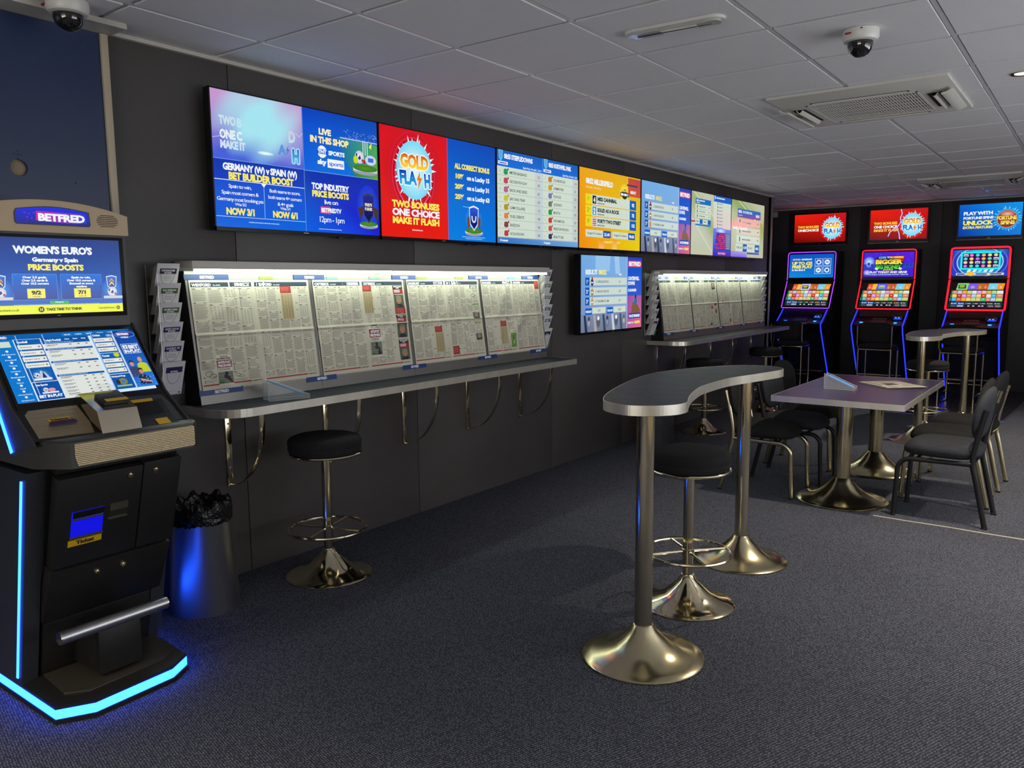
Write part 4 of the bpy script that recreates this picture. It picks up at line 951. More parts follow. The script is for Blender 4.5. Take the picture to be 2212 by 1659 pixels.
    cv.poly([(72, 11), (77, 22), (84, 29.5), (100, 29.5), (100, 12)], rgb(40, 150, 70), [rgb(20, 110, 170), rgb(20, 120, 150), rgb(50, 130, 70), rgb(100, 160, 60), rgb(70, 170, 90)])
    R = random.Random(4)
    for i in range(70): cv.rect(R.uniform(76, 99.4), R.uniform(6.4, 10.6), R.uniform(.2, .7), R.uniform(.2, .5), rgb(90+R.randint(0, 80), 130+R.randint(0, 60), 220)); cv.l -= 1
    cv.l += 1; cv.rect(74, 10.8, 26, .6, rgb(170, 190, 230))
    cv.text('LIVE', 64, 11.2, 2.8, 7.8, mixc(YL, WH, .5), al='c'); cv.text('IN THIS SHOP', 67, 15.4, 3.0, 25, rgb(250, 232, 170), al='c')
    cv.ell(61.9, 19.6, 3.0, 3.0, WH); cv.rect(58.6, 18.4, 6.6, 2.3, MB_); cv.text('TNT', 61.9, 20.35, 1.7, 5.4, WH, al='c'); cv.text('SPORTS', 66, 20.6, 2.0, 10.6, WH)
    cv.text('sky', 58.8, 25.6, 2.4, 5.4, WH); cv.rect(65.2, 22.6, 11, 4.3, WH); cv.text('sports', 66, 25.7, 2.1, 9.4, rgb(20, 90, 200), False)
    for dx in (0, 1.5, 3): cv.rect(89.5+dx, 11, .5, 7, rgb(225, 230, 240))
    cv.poly([(94, 13.5), (96, 11), (95.6, 14.5)], YL)
    plinth(cv, 91, 26.4, 8.6); ball(cv, 87, 19.3, 3.3); cv.ell(84.3, 20.8, 1.6, 2, rgb(190, 220, 40)); cv.ell(95, 20.2, 4, 2.6, rgb(235, 240, 250), rgb(190, 205, 235)); cv.rect(93, 19, 4, 2.2, rgb(60, 110, 210)); cv.ell(90.4, 21.4, .9, 1.1, rgb(200, 30, 30))
    cv.rectc(50.2, 29.7, 49.8, 29.3, rgb(4, 52, 170), rgb(6, 96, 225), rgb(30, 30, 215), rgb(20, 40, 170)); cv.rect(50, 29.5, 50, .25, rgb(130, 170, 240))
    cv.text('TOP INDUSTRY', 66.5, 38.0, 2.9, 24, WH, al='c'); cv.text('PRICE BOOSTS', 66.5, 41.6, 2.9, 24, YL, al='c'); cv.text('live on', 66.5, 45.0, 2.3, 9, WH, False, al='c')
    cv.poly([(59.5, 46.3), (59.5, 49.6), (66, 49.9), (66, 46)], rgb(214, 60, 110)); cv.text('BETFREDTV', 66.5, 49.0, 2.1, 13, WH, al='c'); cv.text('12pm - 1pm', 66.5, 53.9, 2.9, 17, WH, False, al='c')
    smalltext(cv, 58, 57.2, 15, .4, rgb(170, 200, 245), 3)
    cv.ell(92, 45, 8, 12, rgb(40, 90, 235), rgb(22, 50, 200)); plinth(cv, 92.3, 54.5, 6.4); shield(cv, 92.3, 45, 7.5, 14, rgb(14, 20, 90), rgb(30, 40, 140), rgb(60, 60, 110)); cv.text("FRED'S", 92.3, 44, 1.5, 5.2, rgb(230, 220, 190), al='c'); cv.text('PUSHES', 92.3, 46.2, 1.5, 5.2, rgb(230, 220, 190), al='c')
    for s_ in (-1, 1): cv.poly([(92.3+s_*3.6, 44), (92.3+s_*7.5, 45.5), (92.3+s_*7, 47), (92.3+s_*5.5, 52), (92.3+s_*4, 48)], rgb(80, 50, 40))
def s_gold(cv):
    redswirl(cv, 0, 0, 54.5, 59, 26, 24.5)
    goldflash(cv, 26.6, 21.6, 26)
    cv.text('TWO BONUSES', 27.5, 42.5, 3.5, 38, YL, al='c'); cv.text('ONE CHOICE', 27.5, 47, 3.7, 38, WH, al='c'); cv.text('MAKE IT FLASH', 27.5, 51.4, 3.5, 38, YL, al='c'); cv.text('BeGambleAware', 28, 55, .8, 8.5, rgb(240, 200, 200), al='c')
    cv.rectc(54.5, 0, 45.5, 59, rgb(4, 78, 190), rgb(10, 128, 225), rgb(10, 120, 220), rgb(4, 70, 180)); cv.rect(54.3, 0, .3, 59, rgb(150, 110, 200))
    cv.text('ALL CORRECT BONUS', 77.5, 16.5, 3.0, 33, YL, al='c')
    for i, (a, b) in enumerate([('10%', 'on a Lucky 15'), ('20%', 'on a Lucky 31'), ('25%', 'on a Lucky 63')]): cv.text(a, 61, 22.2+6*i, 2.7, 8, YL); cv.text(b, 72, 22.4+6*i, 2.6, 22, WH)
    cv.line(68, 38.5, 78, 38.9, .25, rgb(170, 210, 245)); cv.ell(78, 46, 9, 8, rgb(60, 170, 240), rgb(9, 112, 216)); plinth(cv, 78.3, 54.3, 8.4)
    for s_ in (-1, 1): cv.poly([(78.3+s_*3.5, 43.5), (78.3+s_*6.5, 45), (78.3+s_*6, 52), (78.3+s_*4, 50)], rgb(110, 70, 60))
    shield(cv, 78.3, 45, 8.2, 13.5, rgb(14, 30, 120), rgb(40, 90, 220), WH); cv.ring(78.3, 44.5, 2.3, 3.3, 1.0, rgb(225, 235, 250), a0=-.3, a1=PI+.3)
    smalltext(cv, 67, 56.4, 22, .45, rgb(160, 200, 240)); smalltext(cv, 70, 57.4, 16, .45, rgb(160, 200, 240))
def s_card(cv):
    cv.rect(0, 0, 100, 59, LG); cv.rectc(0, 0, 52.5, 10.2, rgb(20, 96, 190), rgb(20, 110, 215), rgb(20, 110, 215), rgb(20, 90, 185)); cv.rectc(52.5, 0, 47.5, 10.2, rgb(20, 96, 190), rgb(20, 110, 215), rgb(20, 110, 215), rgb(20, 90, 185))
    A = [('8', 'MISTER BASSANO', '5/2', rgb(40, 150, 90)), ('12', 'DECORATION DAY', '9/2', rgb(190, 70, 80)), ('10', 'BACK AND SIDES', '8/1', rgb(180, 100, 130)), ('9', 'BAT AND TRAP', '10/1', rgb(200, 190, 50)), ('14', 'DAM COLLAPSE', '11/1', rgb(170, 150, 40)), ('16', 'DUEL DEBATE', '14/1', rgb(220, 130, 60)), ('11', 'BAIZDON', '16/1', rgb(140, 60, 70)), ('5', 'NO SLOWDOWN', '18/1', rgb(190, 60, 70))]
    B = [('7', 'LOUGHBOROUGH', '11/4', rgb(190, 130, 40)), ('10', 'CARMARTHEN', '5/1', rgb(200, 160, 40)), ('', 'FULWOOD', '15/2', rgb(120, 120, 180)), ('6', 'GOSFORTH', '9/1', rgb(120, 120, 110)), ('4', 'MONTON', '10/1', rgb(50, 150, 60)), ('5', 'WEXHAM ROAD', '12/1', rgb(200, 60, 50)), ('8', 'PRESS FOR PANCHO', '14/1', rgb(190, 90, 80)), ('2', 'EIGHTY-SIX', '16/1', rgb(60, 60, 80))]
    for k, (x0, w, ttl, rows) in enumerate([(0, 52.5, '08:55 STEEPLEDOWNS', A), (52.5, 47.5, '08:55 NORTHWELL PARK', B)]):
        shield(cv, x0+4.3, 3.2, 4.2, 6.4, rgb(80, 170, 225), rgb(80, 170, 225), rgb(160, 215, 240)); cv.text(ttl, x0+8, 4.9, 2.9, w*.62, WH)
        cv.rect(x0+1.5, 7, w*.2, 1.9, WH); smalltext(cv, x0+2.6, 7.6, w*.15, .8, DB); cv.text('Each-Way: 1/4 odds 1, 2 & 3', x0+w-1.2, 9.5, 1.4, w*.42, WH, False, al='r')
        cv.rect(x0+w*.83, 10.2, w*.17, 45, rgb(196, 206, 206))
        for i, (n_, nm, od, cc) in enumerate(rows):
            y = 10.3+5.6*i; cv.rect(x0, y+5.4, w, .22, rgb(150, 160, 158)); cv.text(n_, x0+2.5, y+3.6, 1.4, 0, GY, False) if n_ else 0
            cv.poly([(x0+7.5, y+1.6), (x0+7.2, y+4.2), (x0+8.6, y+4.9), (x0+10.6, y+4.9), (x0+12, y+4.2), (x0+11.8, y+1.6), (x0+9.6, y+1)], cc); cv.ell(x0+12.2, y+1.3, .8, .7, mixc(cc, BK, .4))
            cv.text(nm, x0+13.8, y+4.0, 1.9, len(nm)*w*.0245+2, rgb(70, 78, 78), False); cv.text(od, x0+w*.915, y+4.0, 1.9, 0, rgb(200, 70, 80) if i == 0 else rgb(90, 98, 104), False, al='c')
    cv.rectc(0, 55.3, 100, 3.7, rgb(50, 120, 200), rgb(40, 110, 190), rgb(110, 160, 215), rgb(120, 170, 220)); cv.text('15 runners', 2, 57.8, 1.4, 9, WH); cv.text('9 runners', 54, 57.8, 1.4, 8, WH); cv.rect(52.4, 0, .25, 59, rgb(120, 180, 235))
def s_virt(cv):
    cv.rectc(0, 0, 100, 59, rgb(236, 160, 14), rgb(240, 140, 20), rgb(230, 205, 20), rgb(222, 180, 20))
    cv.text('08:52 MILLERSFIELD', 10, 10.8, 3.8, 42, WH); cv.text('8 Runners   EW 1/4 1,2', 10, 14.2, 1.5, 23, rgb(250, 225, 180), False)
    cv.ell(72, 14.5, 9, 8.5, rgb(255, 250, 90), rgb(236, 190, 24)); cv.rectc(78, 1, 22, 14.5, rgb(200, 70, 50), rgb(206, 90, 50), rgb(200, 80, 60), rgb(190, 60, 60)); cv.rect(76, 6, 19, 1.5, rgb(70, 60, 120)); cv.text('RESULT', 82, 13, 2.1, 10, WH)
    cv.ell(72, 14.5, 5, 4, rgb(40, 40, 50)); cv.text('VIRTUAL', 72, 12.6, 1.4, 7, YL, al='c'); cv.rect(64.5, 13.2, 15, 3.2, rgb(50, 50, 60)); smalltext(cv, 65.5, 13.9, 13, 1.8, WH, 2)
    rows = [('1', 'st', '4', 'MISS CANNIBAL', '', '9/2', BK), ('2', 'nd', '2', 'SOLID AS A ROCK', '', '7/2', rgb(60, 150, 225)), ('3', 'rd', '', 'FORTY TWO STREET', '', '11/2', rgb(190, 60, 60))]
    for i, (p, s_, n_, nm, jk, od, cc) in enumerate(rows):
        y = 18.5+8.3*i; cv.rect(9.5, y, 9.5, 7.6, rgb(236, 218, 30)); cv.rect(19, y, 62, 7.6, LG); cv.rect(81, y, 11.5, 7.6, rgb(20, 96, 190)); cv.rect(20, y+.8, 5.6, 6, cc)
        cv.text(p, 12, y+4.9, 3.2, 0, rgb(60, 60, 40), False); cv.text(s_, 15.2, y+3.3, 1.2, 0, rgb(60, 60, 40), False)
        if n_: cv.text(n_, 22.8, y+5.8, 4, 0, WH, al='c')
        else: [cv.rect(20.2+1.4*q, y+1+1.5*(r_), .8, .8, WH) for q in range(4) for r_ in range(4)]
        cv.text(nm, 27.5, y+4.2, 2.7, 31 if i == 0 else (35 if i == 1 else 38), rgb(40, 44, 48)); smalltext(cv, 27.5, y+5.7, 11, .9, rgb(110, 110, 110), i); cv.text(od, 86.8, y+5, 2.6, 0, WH, al='c')
    for x in (9.5, 51.5): cv.rect(x, 45, 28, 5.4, LG); cv.text('Straight F/C Dividend', x+2.5, 48.4, 1.5, 22, rgb(80, 80, 80), False); cv.rect(x+27, 45, 12, 5.4, rgb(30, 84, 180))
    cv.text('21.44', 42.5, 48.9, 2.3, 8.5, WH, al='c'); cv.text('90.43', 84.5, 48.9, 2.3, 8.5, WH, al='c'); cv.text('Unplaced FF- 7 4 3 1 5 6 P', 51, 54.2, 1.6, 26, rgb(255, 235, 180), False, al='c')
    cv.rectc(30, 52, 8, 7, rgb(240, 150, 24), rgb(250, 190, 110), rgb(250, 190, 110), rgb(240, 155, 24)); cv.rectc(52, 51, 7, 8, rgb(238, 160, 24), rgb(250, 200, 110), rgb(250, 200, 110), rgb(238, 160, 24))
def s_result(cv, tcol=YL, faint=False, seed=1):
    cv.rectc(0, 0, 74, 59, rgb(110, 172, 228), rgb(120, 140, 190), rgb(150, 160, 200), rgb(120, 175, 230))
    if not faint: cv.poly([(22, 0), (22, 12), (44, 12), (46, 0)], rgb(150, 195, 235)); cv.poly([(52, 0), (54, 14), (62, 14), (60, 0)], rgb(160, 200, 235))
    cv.rectc(0, 45, 74, 14, rgb(120, 140, 180), rgb(110, 122, 140), rgb(120, 128, 150), rgb(130, 140, 170))
    R = random.Random(seed)
    for i in range(5):
        x = 4+i*14+R.uniform(-2, 2); cv.poly([(x, 46), (x+2, 59), (x+6, 59), (x+3, 46)], [rgb(40, 50, 84), rgb(170, 165, 165), rgb(60, 70, 96), rgb(200, 205, 215), rgb(70, 84, 110)][i]); cv.ell(x+8, 52, 3.2, 4.2, [rgb(170, 180, 195), rgb(90, 80, 76), rgb(140, 160, 190), rgb(70, 80, 110), rgb(190, 195, 205)][i], rgb(96, 104, 128)); cv.ell(x+8, 48.8, 1.6, 1.7, [rgb(80, 70, 66), WH, rgb(60, 60, 90), WH, rgb(90, 100, 140)][i])
    cv.text('RESULTS', 7, 14.4, 3.4, 17.5, rgb(230, 240, 248)); cv.text('08:52', 27, 14.4, 3.4, 12, tcol); cv.text('WIN', 62, 15.2, 1.3, 4.5, WH, al='c')
    nm = ['12  DERNSGATE RICH', '3  ARNOS GROVE', '8  TAKE ME AS I AM']; od = ['4/1', '10/3', '10/1']; kc = [rgb(60, 60, 110), rgb(150, 140, 100), rgb(190, 150, 120)]
    for i in range(3):
        y = 17+7.6*i; cv.rect(6.5, y, 66.5, 6, mixc(LG, rgb(170, 190, 220), .1)); cv.rect(6.5, y, 6.6, 6, rgb(20, 90, 185)); cv.text(['1', '2', '3'][i], 9, y+4.4, 2.7, 0, WH, al='c'); cv.text(['st', 'nd', 'rd'][i], 10.3, y+2.8, 1, 0, WH)
        cv.ell(17, y+3.6, 2.2, 3, kc[i]); cv.ell(17, y+.7, 1.1, 1.2, [rgb(190, 40, 40), rgb(210, 180, 150), rgb(210, 160, 140)][i])
        if i != 2 or not faint: cv.rect(15.4, y+3.4, 3.2, .9, WH)
        cv.text(nm[i], 22, y+4.1, 1.9, 21, rgb(90, 98, 100), False); cv.text(od[i], 61, y+4.1, 1.9, 0, rgb(90, 98, 104), False, al='c')
    for x, t_, v_ in ((6.5, 'FORECAST', '19.70'), (40, 'TRICAST', '232.47')):
        cv.rect(x, 40.6, 10.5, 5, rgb(20, 96, 190)); cv.text(t_, x+5.2, 44, 1.6, 9, WH, al='c'); cv.rect(x+10.5, 40.2, 21, 4.8, LG); cv.text(v_, x+21, 43.6, 1.8, 0, rgb(90, 98, 104), False, al='c')
    cv.rectc(74, 0, 26, 59, rgb(20, 70, 180), rgb(190, 90, 150), rgb(220, 110, 140), rgb(14, 60, 190)); cv.rectc(74, 8, 26, 24, rgb(16, 84, 205), rgb(40, 90, 200), rgb(60, 90, 200), rgb(16, 84, 205)); cv.rect(73.6, 0, .6, 59, rgb(190, 215, 240))
    cv.rect(75.5, 3, 23, 5.2, rgb(206, 60, 100)); cv.text('BETFRED', 76.3, 7.2, 3.4, 21.5, WH); cv.text('CANTERWELL', 75.2, 19, 2.9, 20, WH); cv.text('DOWNS', 75.2, 23, 2.9, 12, WH); cv.text('12 RUNNERS', 75, 28.4, 2.1, 15, WH)
    cv.poly([(84, 37), (82, 42), (81, 48), (85, 46), (94, 48), (98, 45), (93, 40), (88, 38)], rgb(130, 90, 60)); cv.ell(89, 36.5, 2.6, 3.6, rgb(40, 110, 170)); cv.ell(89, 32.8, 1.4, 1.5, rgb(30, 40, 90)); cv.rect(77, 46.5, 21, 4.6, rgb(14, 70, 170)); cv.text('RACE FINISHED', 78, 50, 2.2, 19, WH); cv.text('EVENT ID', 75.5, 55.4, 1.6, 10, rgb(220, 225, 240)); cv.text('142870', 86.5, 55.4, 2.0, 10.5, YL)
def s_pair(cv):
    g1 = rgb(150, 168, 90); g2 = rgb(196, 200, 178)
    cv.mesh2(0, 0, 100, 59, 12, 8, lambda u, v: mixc(g2, g1, max(0, 1-abs((u*1.2+.1)-v*1.3)*3)*.8+.1))
    cv.line(6, 0, 58, 22, 1.6, rgb(206, 214, 190)); cv.line(0, 24, 52, 56, 1.2, rgb(215, 220, 205)); cv.rect(1, 27, 12, 1.5, rgb(190, 50, 50))
    cv.rect(10, 6, 37, 5, rgb(16, 110, 190)); cv.text('8:52', 12, 8.6, 1.6, 5, WH); smalltext(cv, 18, 7.3, 14, 1.1, WH); smalltext(cv, 12, 9.5, 8, .7, WH)
    for i in range(3): y = 11.6+4.4*i; cv.rect(9.5, y, 37.5, 3.9, LG); cv.ell(14, y+2, 1, 1.6, rgb(90, 90, 96)); smalltext(cv, 18, y+1.5, 15, .9, rgb(120, 126, 130), i+3); smalltext(cv, 41, y+1.6, 3.5, .8, rgb(130, 130, 136), i)
    cv.rect(9.5, 25.4, 37.5, 4.2, LG); cv.rect(20, 25.4, 7, 4.2, rgb(20, 96, 190)); cv.rect(39.5, 25.4, 7.5, 4.2, rgb(20, 96, 190)); cv.rect(9.5, 30, 37.5, 1.4, rgb(16, 110, 190))
    for x in (11, 29): smalltext(cv, x, 27, 7, 1, rgb(110, 110, 120))
    cv.rect(54, 0, 46, 6, rgb(26, 96, 200)); shield(cv, 57, 2.2, 2.4, 3.4, rgb(200, 225, 245), rgb(200, 225, 245)); smalltext(cv, 60, 1.5, 22, 1.3, WH)
    for i in range(8): y = 6+3.4*i; cv.rect(54, y, 46, 3.2, mixc(LG, rgb(230, 200, 200), i/9)); cv.ell(64, y+1.6, .9, 1.2, rgb(90, 90, 100)); smalltext(cv, 67, y+1.2, 10, .8, rgb(120, 120, 126), i)
    cv.rectc(53, 32, 47, 27, rgb(110, 130, 230), rgb(50, 40, 190), rgb(60, 40, 190), rgb(110, 130, 230)); cv.ell(73, 34, 14, 3, rgb(220, 235, 250), rgb(110, 130, 230)); cv.rect(60, 36, 25, 17, rgb(60, 50, 170)); cv.rect(86, 36, 12, 17, rgb(60, 60, 120))
    R = random.Random(9)
    for r_ in range(8):
        for c in range(8): cv.rect(60.8+c*3, 36.8+r_*2, 2.1, 1.3, R.choice([rgb(226, 50, 60), rgb(226, 50, 60), rgb(60, 60, 190), rgb(235, 90, 90)]))
        for c in range(4): cv.rect(87+c*2.8, 36.8+r_*2, 1.8, 1.3, rgb(170, 190, 225))
    cv.text('BETFRED', 66, 57.6, 2, 20, rgb(235, 150, 170))
def s_track(cv):
    g1 = rgb(128, 160, 70); g2 = rgb(188, 194, 160)
    cv.mesh2(0, 0, 100, 59, 12, 8, lambda u, v: mixc(g2, g1, max(0, 1-abs(u*.9-v*1.6-.1)*2.2)*.9)); cv.line(20, 0, 84, 22, 1.5, rgb(215, 220, 200)); cv.line(34, 0, 95, 20, .8, rgb(215, 220, 200))
    cv.rect(18, 8, 70, 9, rgb(20, 110, 190), rgb(110, 80, 170)); cv.text('8:52', 20, 12.2, 2.6, 10, WH); cv.text('SOUTHSIDE PARK', 33, 12.2, 2.4, 28, rgb(190, 220, 240)); cv.text('RESULT', 73, 14.5, 2.6, 12, WH); smalltext(cv, 20, 14.4, 12, 1, rgb(180, 200, 230))
    for i in range(3): y = 18+9*i; cv.rect(16, y, 71, 8, [rgb(230, 180, 170), rgb(206, 206, 190), LG][i]); cv.ell(25, y+4, 1.5, 3, rgb(90, 80, 80)); smalltext(cv, 32, y+3.4, 26, 1.6, rgb(150, 120, 120), i); smalltext(cv, 78, y+3, 5, 1.4, rgb(130, 130, 130), i)
    cv.rect(0, 22, 45, 7, rgb(240, 170, 160)); cv.text('ONE CHOICE', 4, 30, 2.6, 42, WH)  # slogan of the red adverts painted in as a reflection on the glass
    cv.rect(14, 45, 72, 8, LG); cv.rect(35, 45, 12, 8, rgb(20, 96, 180)); cv.rect(72, 45, 14, 8, rgb(20, 96, 180)); cv.text('FORECAST', 16, 50, 2.2, 17, rgb(100, 100, 110), False); cv.text('11.39', 41, 50, 2.6, 9, WH, al='c'); cv.text('TRICAST', 50, 50, 2.2, 14, rgb(100, 100, 110), False); cv.text('40.21', 79, 50, 2.6, 10, WH, al='c'); cv.rect(14, 53.5, 72, 2, rgb(20, 100, 180))
    cv.rectc(0, 53, 48, 6, rgb(160, 150, 220), rgb(120, 110, 230), rgb(120, 110, 230), rgb(180, 180, 200))
def s_promo(cv, lines, bolt_=False):
    cv.rectc(0, 0, 100, 56, rgb(236, 34, 16), rgb(96, 8, 10), rgb(150, 14, 14), rgb(210, 20, 24)); redc = rgb(200, 20, 20)
    cv.ell(74, 29, 24, 26, rgb(150, 6, 20), rgb(206, 22, 20), 30); [cv.ring(74, 29, k*.92, k, .7, c) for k, c in ((24, rgb(230, 60, 60)), (21, rgb(120, 6, 20)), (26, rgb(170, 20, 20)))]
    goldflash(cv, 74, 29, 34)
    for t_, y, c, w_ in lines: cv.text(t_, 7, y, 4.6, w_, c)
    if bolt_:
        P = [(54, 0), (56, 9), (53, 17), (55, 24), (50, 31), (48, 36), (52, 44), (54, 56)]; Q = [(50, 31), (42, 37), (36, 42), (33, 50)]
        for S_ in (P, Q):
            for i in range(len(S_)-1): cv.line(*S_[i], *S_[i+1], 2.0, rgb(150, 120, 240)); 
            for i in range(len(S_)-1): cv.line(*S_[i], *S_[i+1], .9, rgb(240, 235, 255))
def s_fort(cv):
    cv.rectc(0, 0, 100, 56, rgb(10, 96, 205), rgb(4, 52, 150), rgb(14, 120, 215), rgb(20, 150, 235))
    cv.text('PLAY WITH', 7, 18.5, 5.6, 47, WH); cv.text('FORTUNE SPINS', 7, 26, 4.2, 48, WH); cv.text('UNLOCK', 7, 36, 7.2, 47, YL); cv.text('EXTRA FEATURES', 7, 42.6, 4.2, 48, rgb(240, 225, 120))
    burst(cv, 77, 28, 19, 18, rgb(150, 235, 250), rgb(20, 150, 235), 26, 8); cv.ell(77, 28, 16, 15.4, rgb(176, 120, 70)); cv.ell(77, 28, 14.6, 13.8, rgb(226, 110, 80), rgb(120, 30, 26)); cv.ell(77, 20, 11, 5.5, rgb(240, 190, 170), rgb(190, 90, 70))
    cv.otext('FORTUNE', 76, 29, 6.4, 31, rgb(235, 190, 60), rgb(110, 50, 20), c2=rgb(255, 240, 130), al='c'); cv.otext('SPINS', 78, 37, 6, 22, rgb(235, 190, 60), rgb(110, 50, 20), c2=rgb(255, 240, 130), al='c')
def tv_left(y0, y1, z0, z1, x, name, label, fn, depth=.045, clutter=True):
    t = thing('wall_television', label, 'television', (x-.05, (y0+y1)/2, (z0+z1)/2), 'televisions along the left wall')
    part('housing', MB().box(x-depth, x-.0015, y0+.002, y1-.002, z0-.018, z1+.006, bev=.003), 'tv_black', t)
    part('rear_bulge', MB().box(x-depth-.02 if x-depth-.02 > .012 else .012, x-depth+.002, y0+.18, y1-.18, z0+.03, z1-.16, bev=.006), 'black_plastic', t)
    part('bezel', MB().box(x-.004, x+.003, y0+.001, y0+.008, z0-.018, z1+.006).box(x-.004, x+.003, y1-.008, y1-.001, z0-.018, z1+.006).box(x-.004, x+.003, y0+.001, y1-.001, z1, z1+.006).box(x-.004, x+.003, y0+.001, y1-.001, z0-.018, z0), 'tv_black', t)
    part('sensor_tab', MB().box(x-.03, x-.004, y1-.30, y1-.20, z0-.026, z0-.018, bev=.001), 'black_plastic', t)
    part('maker_mark', MB().box(x+.003, x+.0035, (y0+y1)/2-.016, (y0+y1)/2+.016, z0-.011, z0-.007), 'alu', t)
    part('wall_mount', MB().box(.0, .014 if x < .1 else x-.06, (y0+y1)/2-.2, (y0+y1)/2+.2, z0+.2, z1-.2), 'black_metal', t)
    cv = Cv(100, 59); fn(cv); cv.build('screen_picture', 'screen', t, (x+.0005, y0+.008, z1), (0, y1-y0-.016, 0), (0, 0, -(z1-z0)), dl=.000035)
    return t
Z0, Z1 = 1.718, 2.337
TVX = [2.188, 3.243, 4.325, 5.372, 6.412, 7.474, 8.534, 9.602]
TVS = [(s_main, 'television nearest the betting terminal, bet builder boost and live in this shop adverts'), (s_gold, 'television with red gold flash advert beside blue all correct bonus list'), (s_card, 'television listing two race cards on pale rows under blue headers'),
       (s_virt, 'orange-yellow television showing a race result with three placed runners'), (lambda c: s_result(c, rgb(226, 214, 110), True, 2), 'fifth television of the top row, pale blue results beside a purple panel'), (s_pair, 'sixth television of the top row, pale track view with a narrow blue list'), (s_track, 'seventh and last television of the top row, green track and result table')]
for i, (fn, lb) in enumerate(TVS):
    tv_left(TVX[i], TVX[i+1]-.004, Z0, Z1, .08, 'tv', lb, fn)
tv_left(5.335, 6.375, 1.052, 1.660, .12, 'tv', 'lower television hung on its own under the top row, blue results screen', lambda c: s_result(c, YL, False, 5), depth=.06)
def tv_end(x0, x1, z0, z1, label, fn):
    y = 11.97; t = thing('wall_television', label, 'television', ((x0+x1)/2, y+.04, (z0+z1)/2), 'televisions over the gaming machines'); b = .022
    part('housing', MB().box(x0-b, x1+b, y+.002, y+.05, z0-.045, z1+b, bev=.004), 'tv_black', t)
    part('bezel', MB().box(x0-b, x0, y-.004, y+.004, z0-.045, z1+b).box(x1, x1+b, y-.004, y+.004, z0-.045, z1+b).box(x0, x1, y-.004, y+.004, z1, z1+b).box(x0, x1, y-.004, y+.004, z0-.045, z0), 'tv_black', t)
    part('maker_mark', MB().box((x0+x1)/2-.015, (x0+x1)/2+.015, y-.005, y-.004, z0-.03, z0-.024), 'alu', t)
    part('wall_mount', MB().box((x0+x1)/2-.15, (x0+x1)/2+.15, y+.05, YE, z0+.1, z1-.1), 'black_metal', t)
    part('speaker_lip', MB().box(x0-b, x1+b, y-.006, y-.004, z0-.046, z0-.043), 'alu', t)
    cv = Cv(100, 56); fn(cv); cv.build('screen_picture', 'screen', t, (x0, y+.001, z1), (x1-x0, 0, 0), (0, 0, -(z1-z0)), dl=.00004)
tv_end(-.287, .424, 1.998, 2.396, 'left red gold flash television over the violet-lit machine, shorter slogan', lambda c: s_promo(c, [('TWO BONUSES', 27.5, rgb(250, 200, 60), 41), ('ONECHOICE', 34, WH, 41)]))
tv_end(.747, 1.460, 1.998, 2.402, 'middle red gold flash television crossed by violet lightning', lambda c: s_promo(c, [('TWO BONUSES', 27.5, rgb(250, 200, 60), 41), ('ONE CHOICE', 34, WH, 41), ('MAKE IT FLASH', 40.5, rgb(250, 200, 60), 44)], True))
tv_end(1.830, 2.528, 2.005, 2.410, 'blue fortune spins television over the rightmost machine', s_fort)
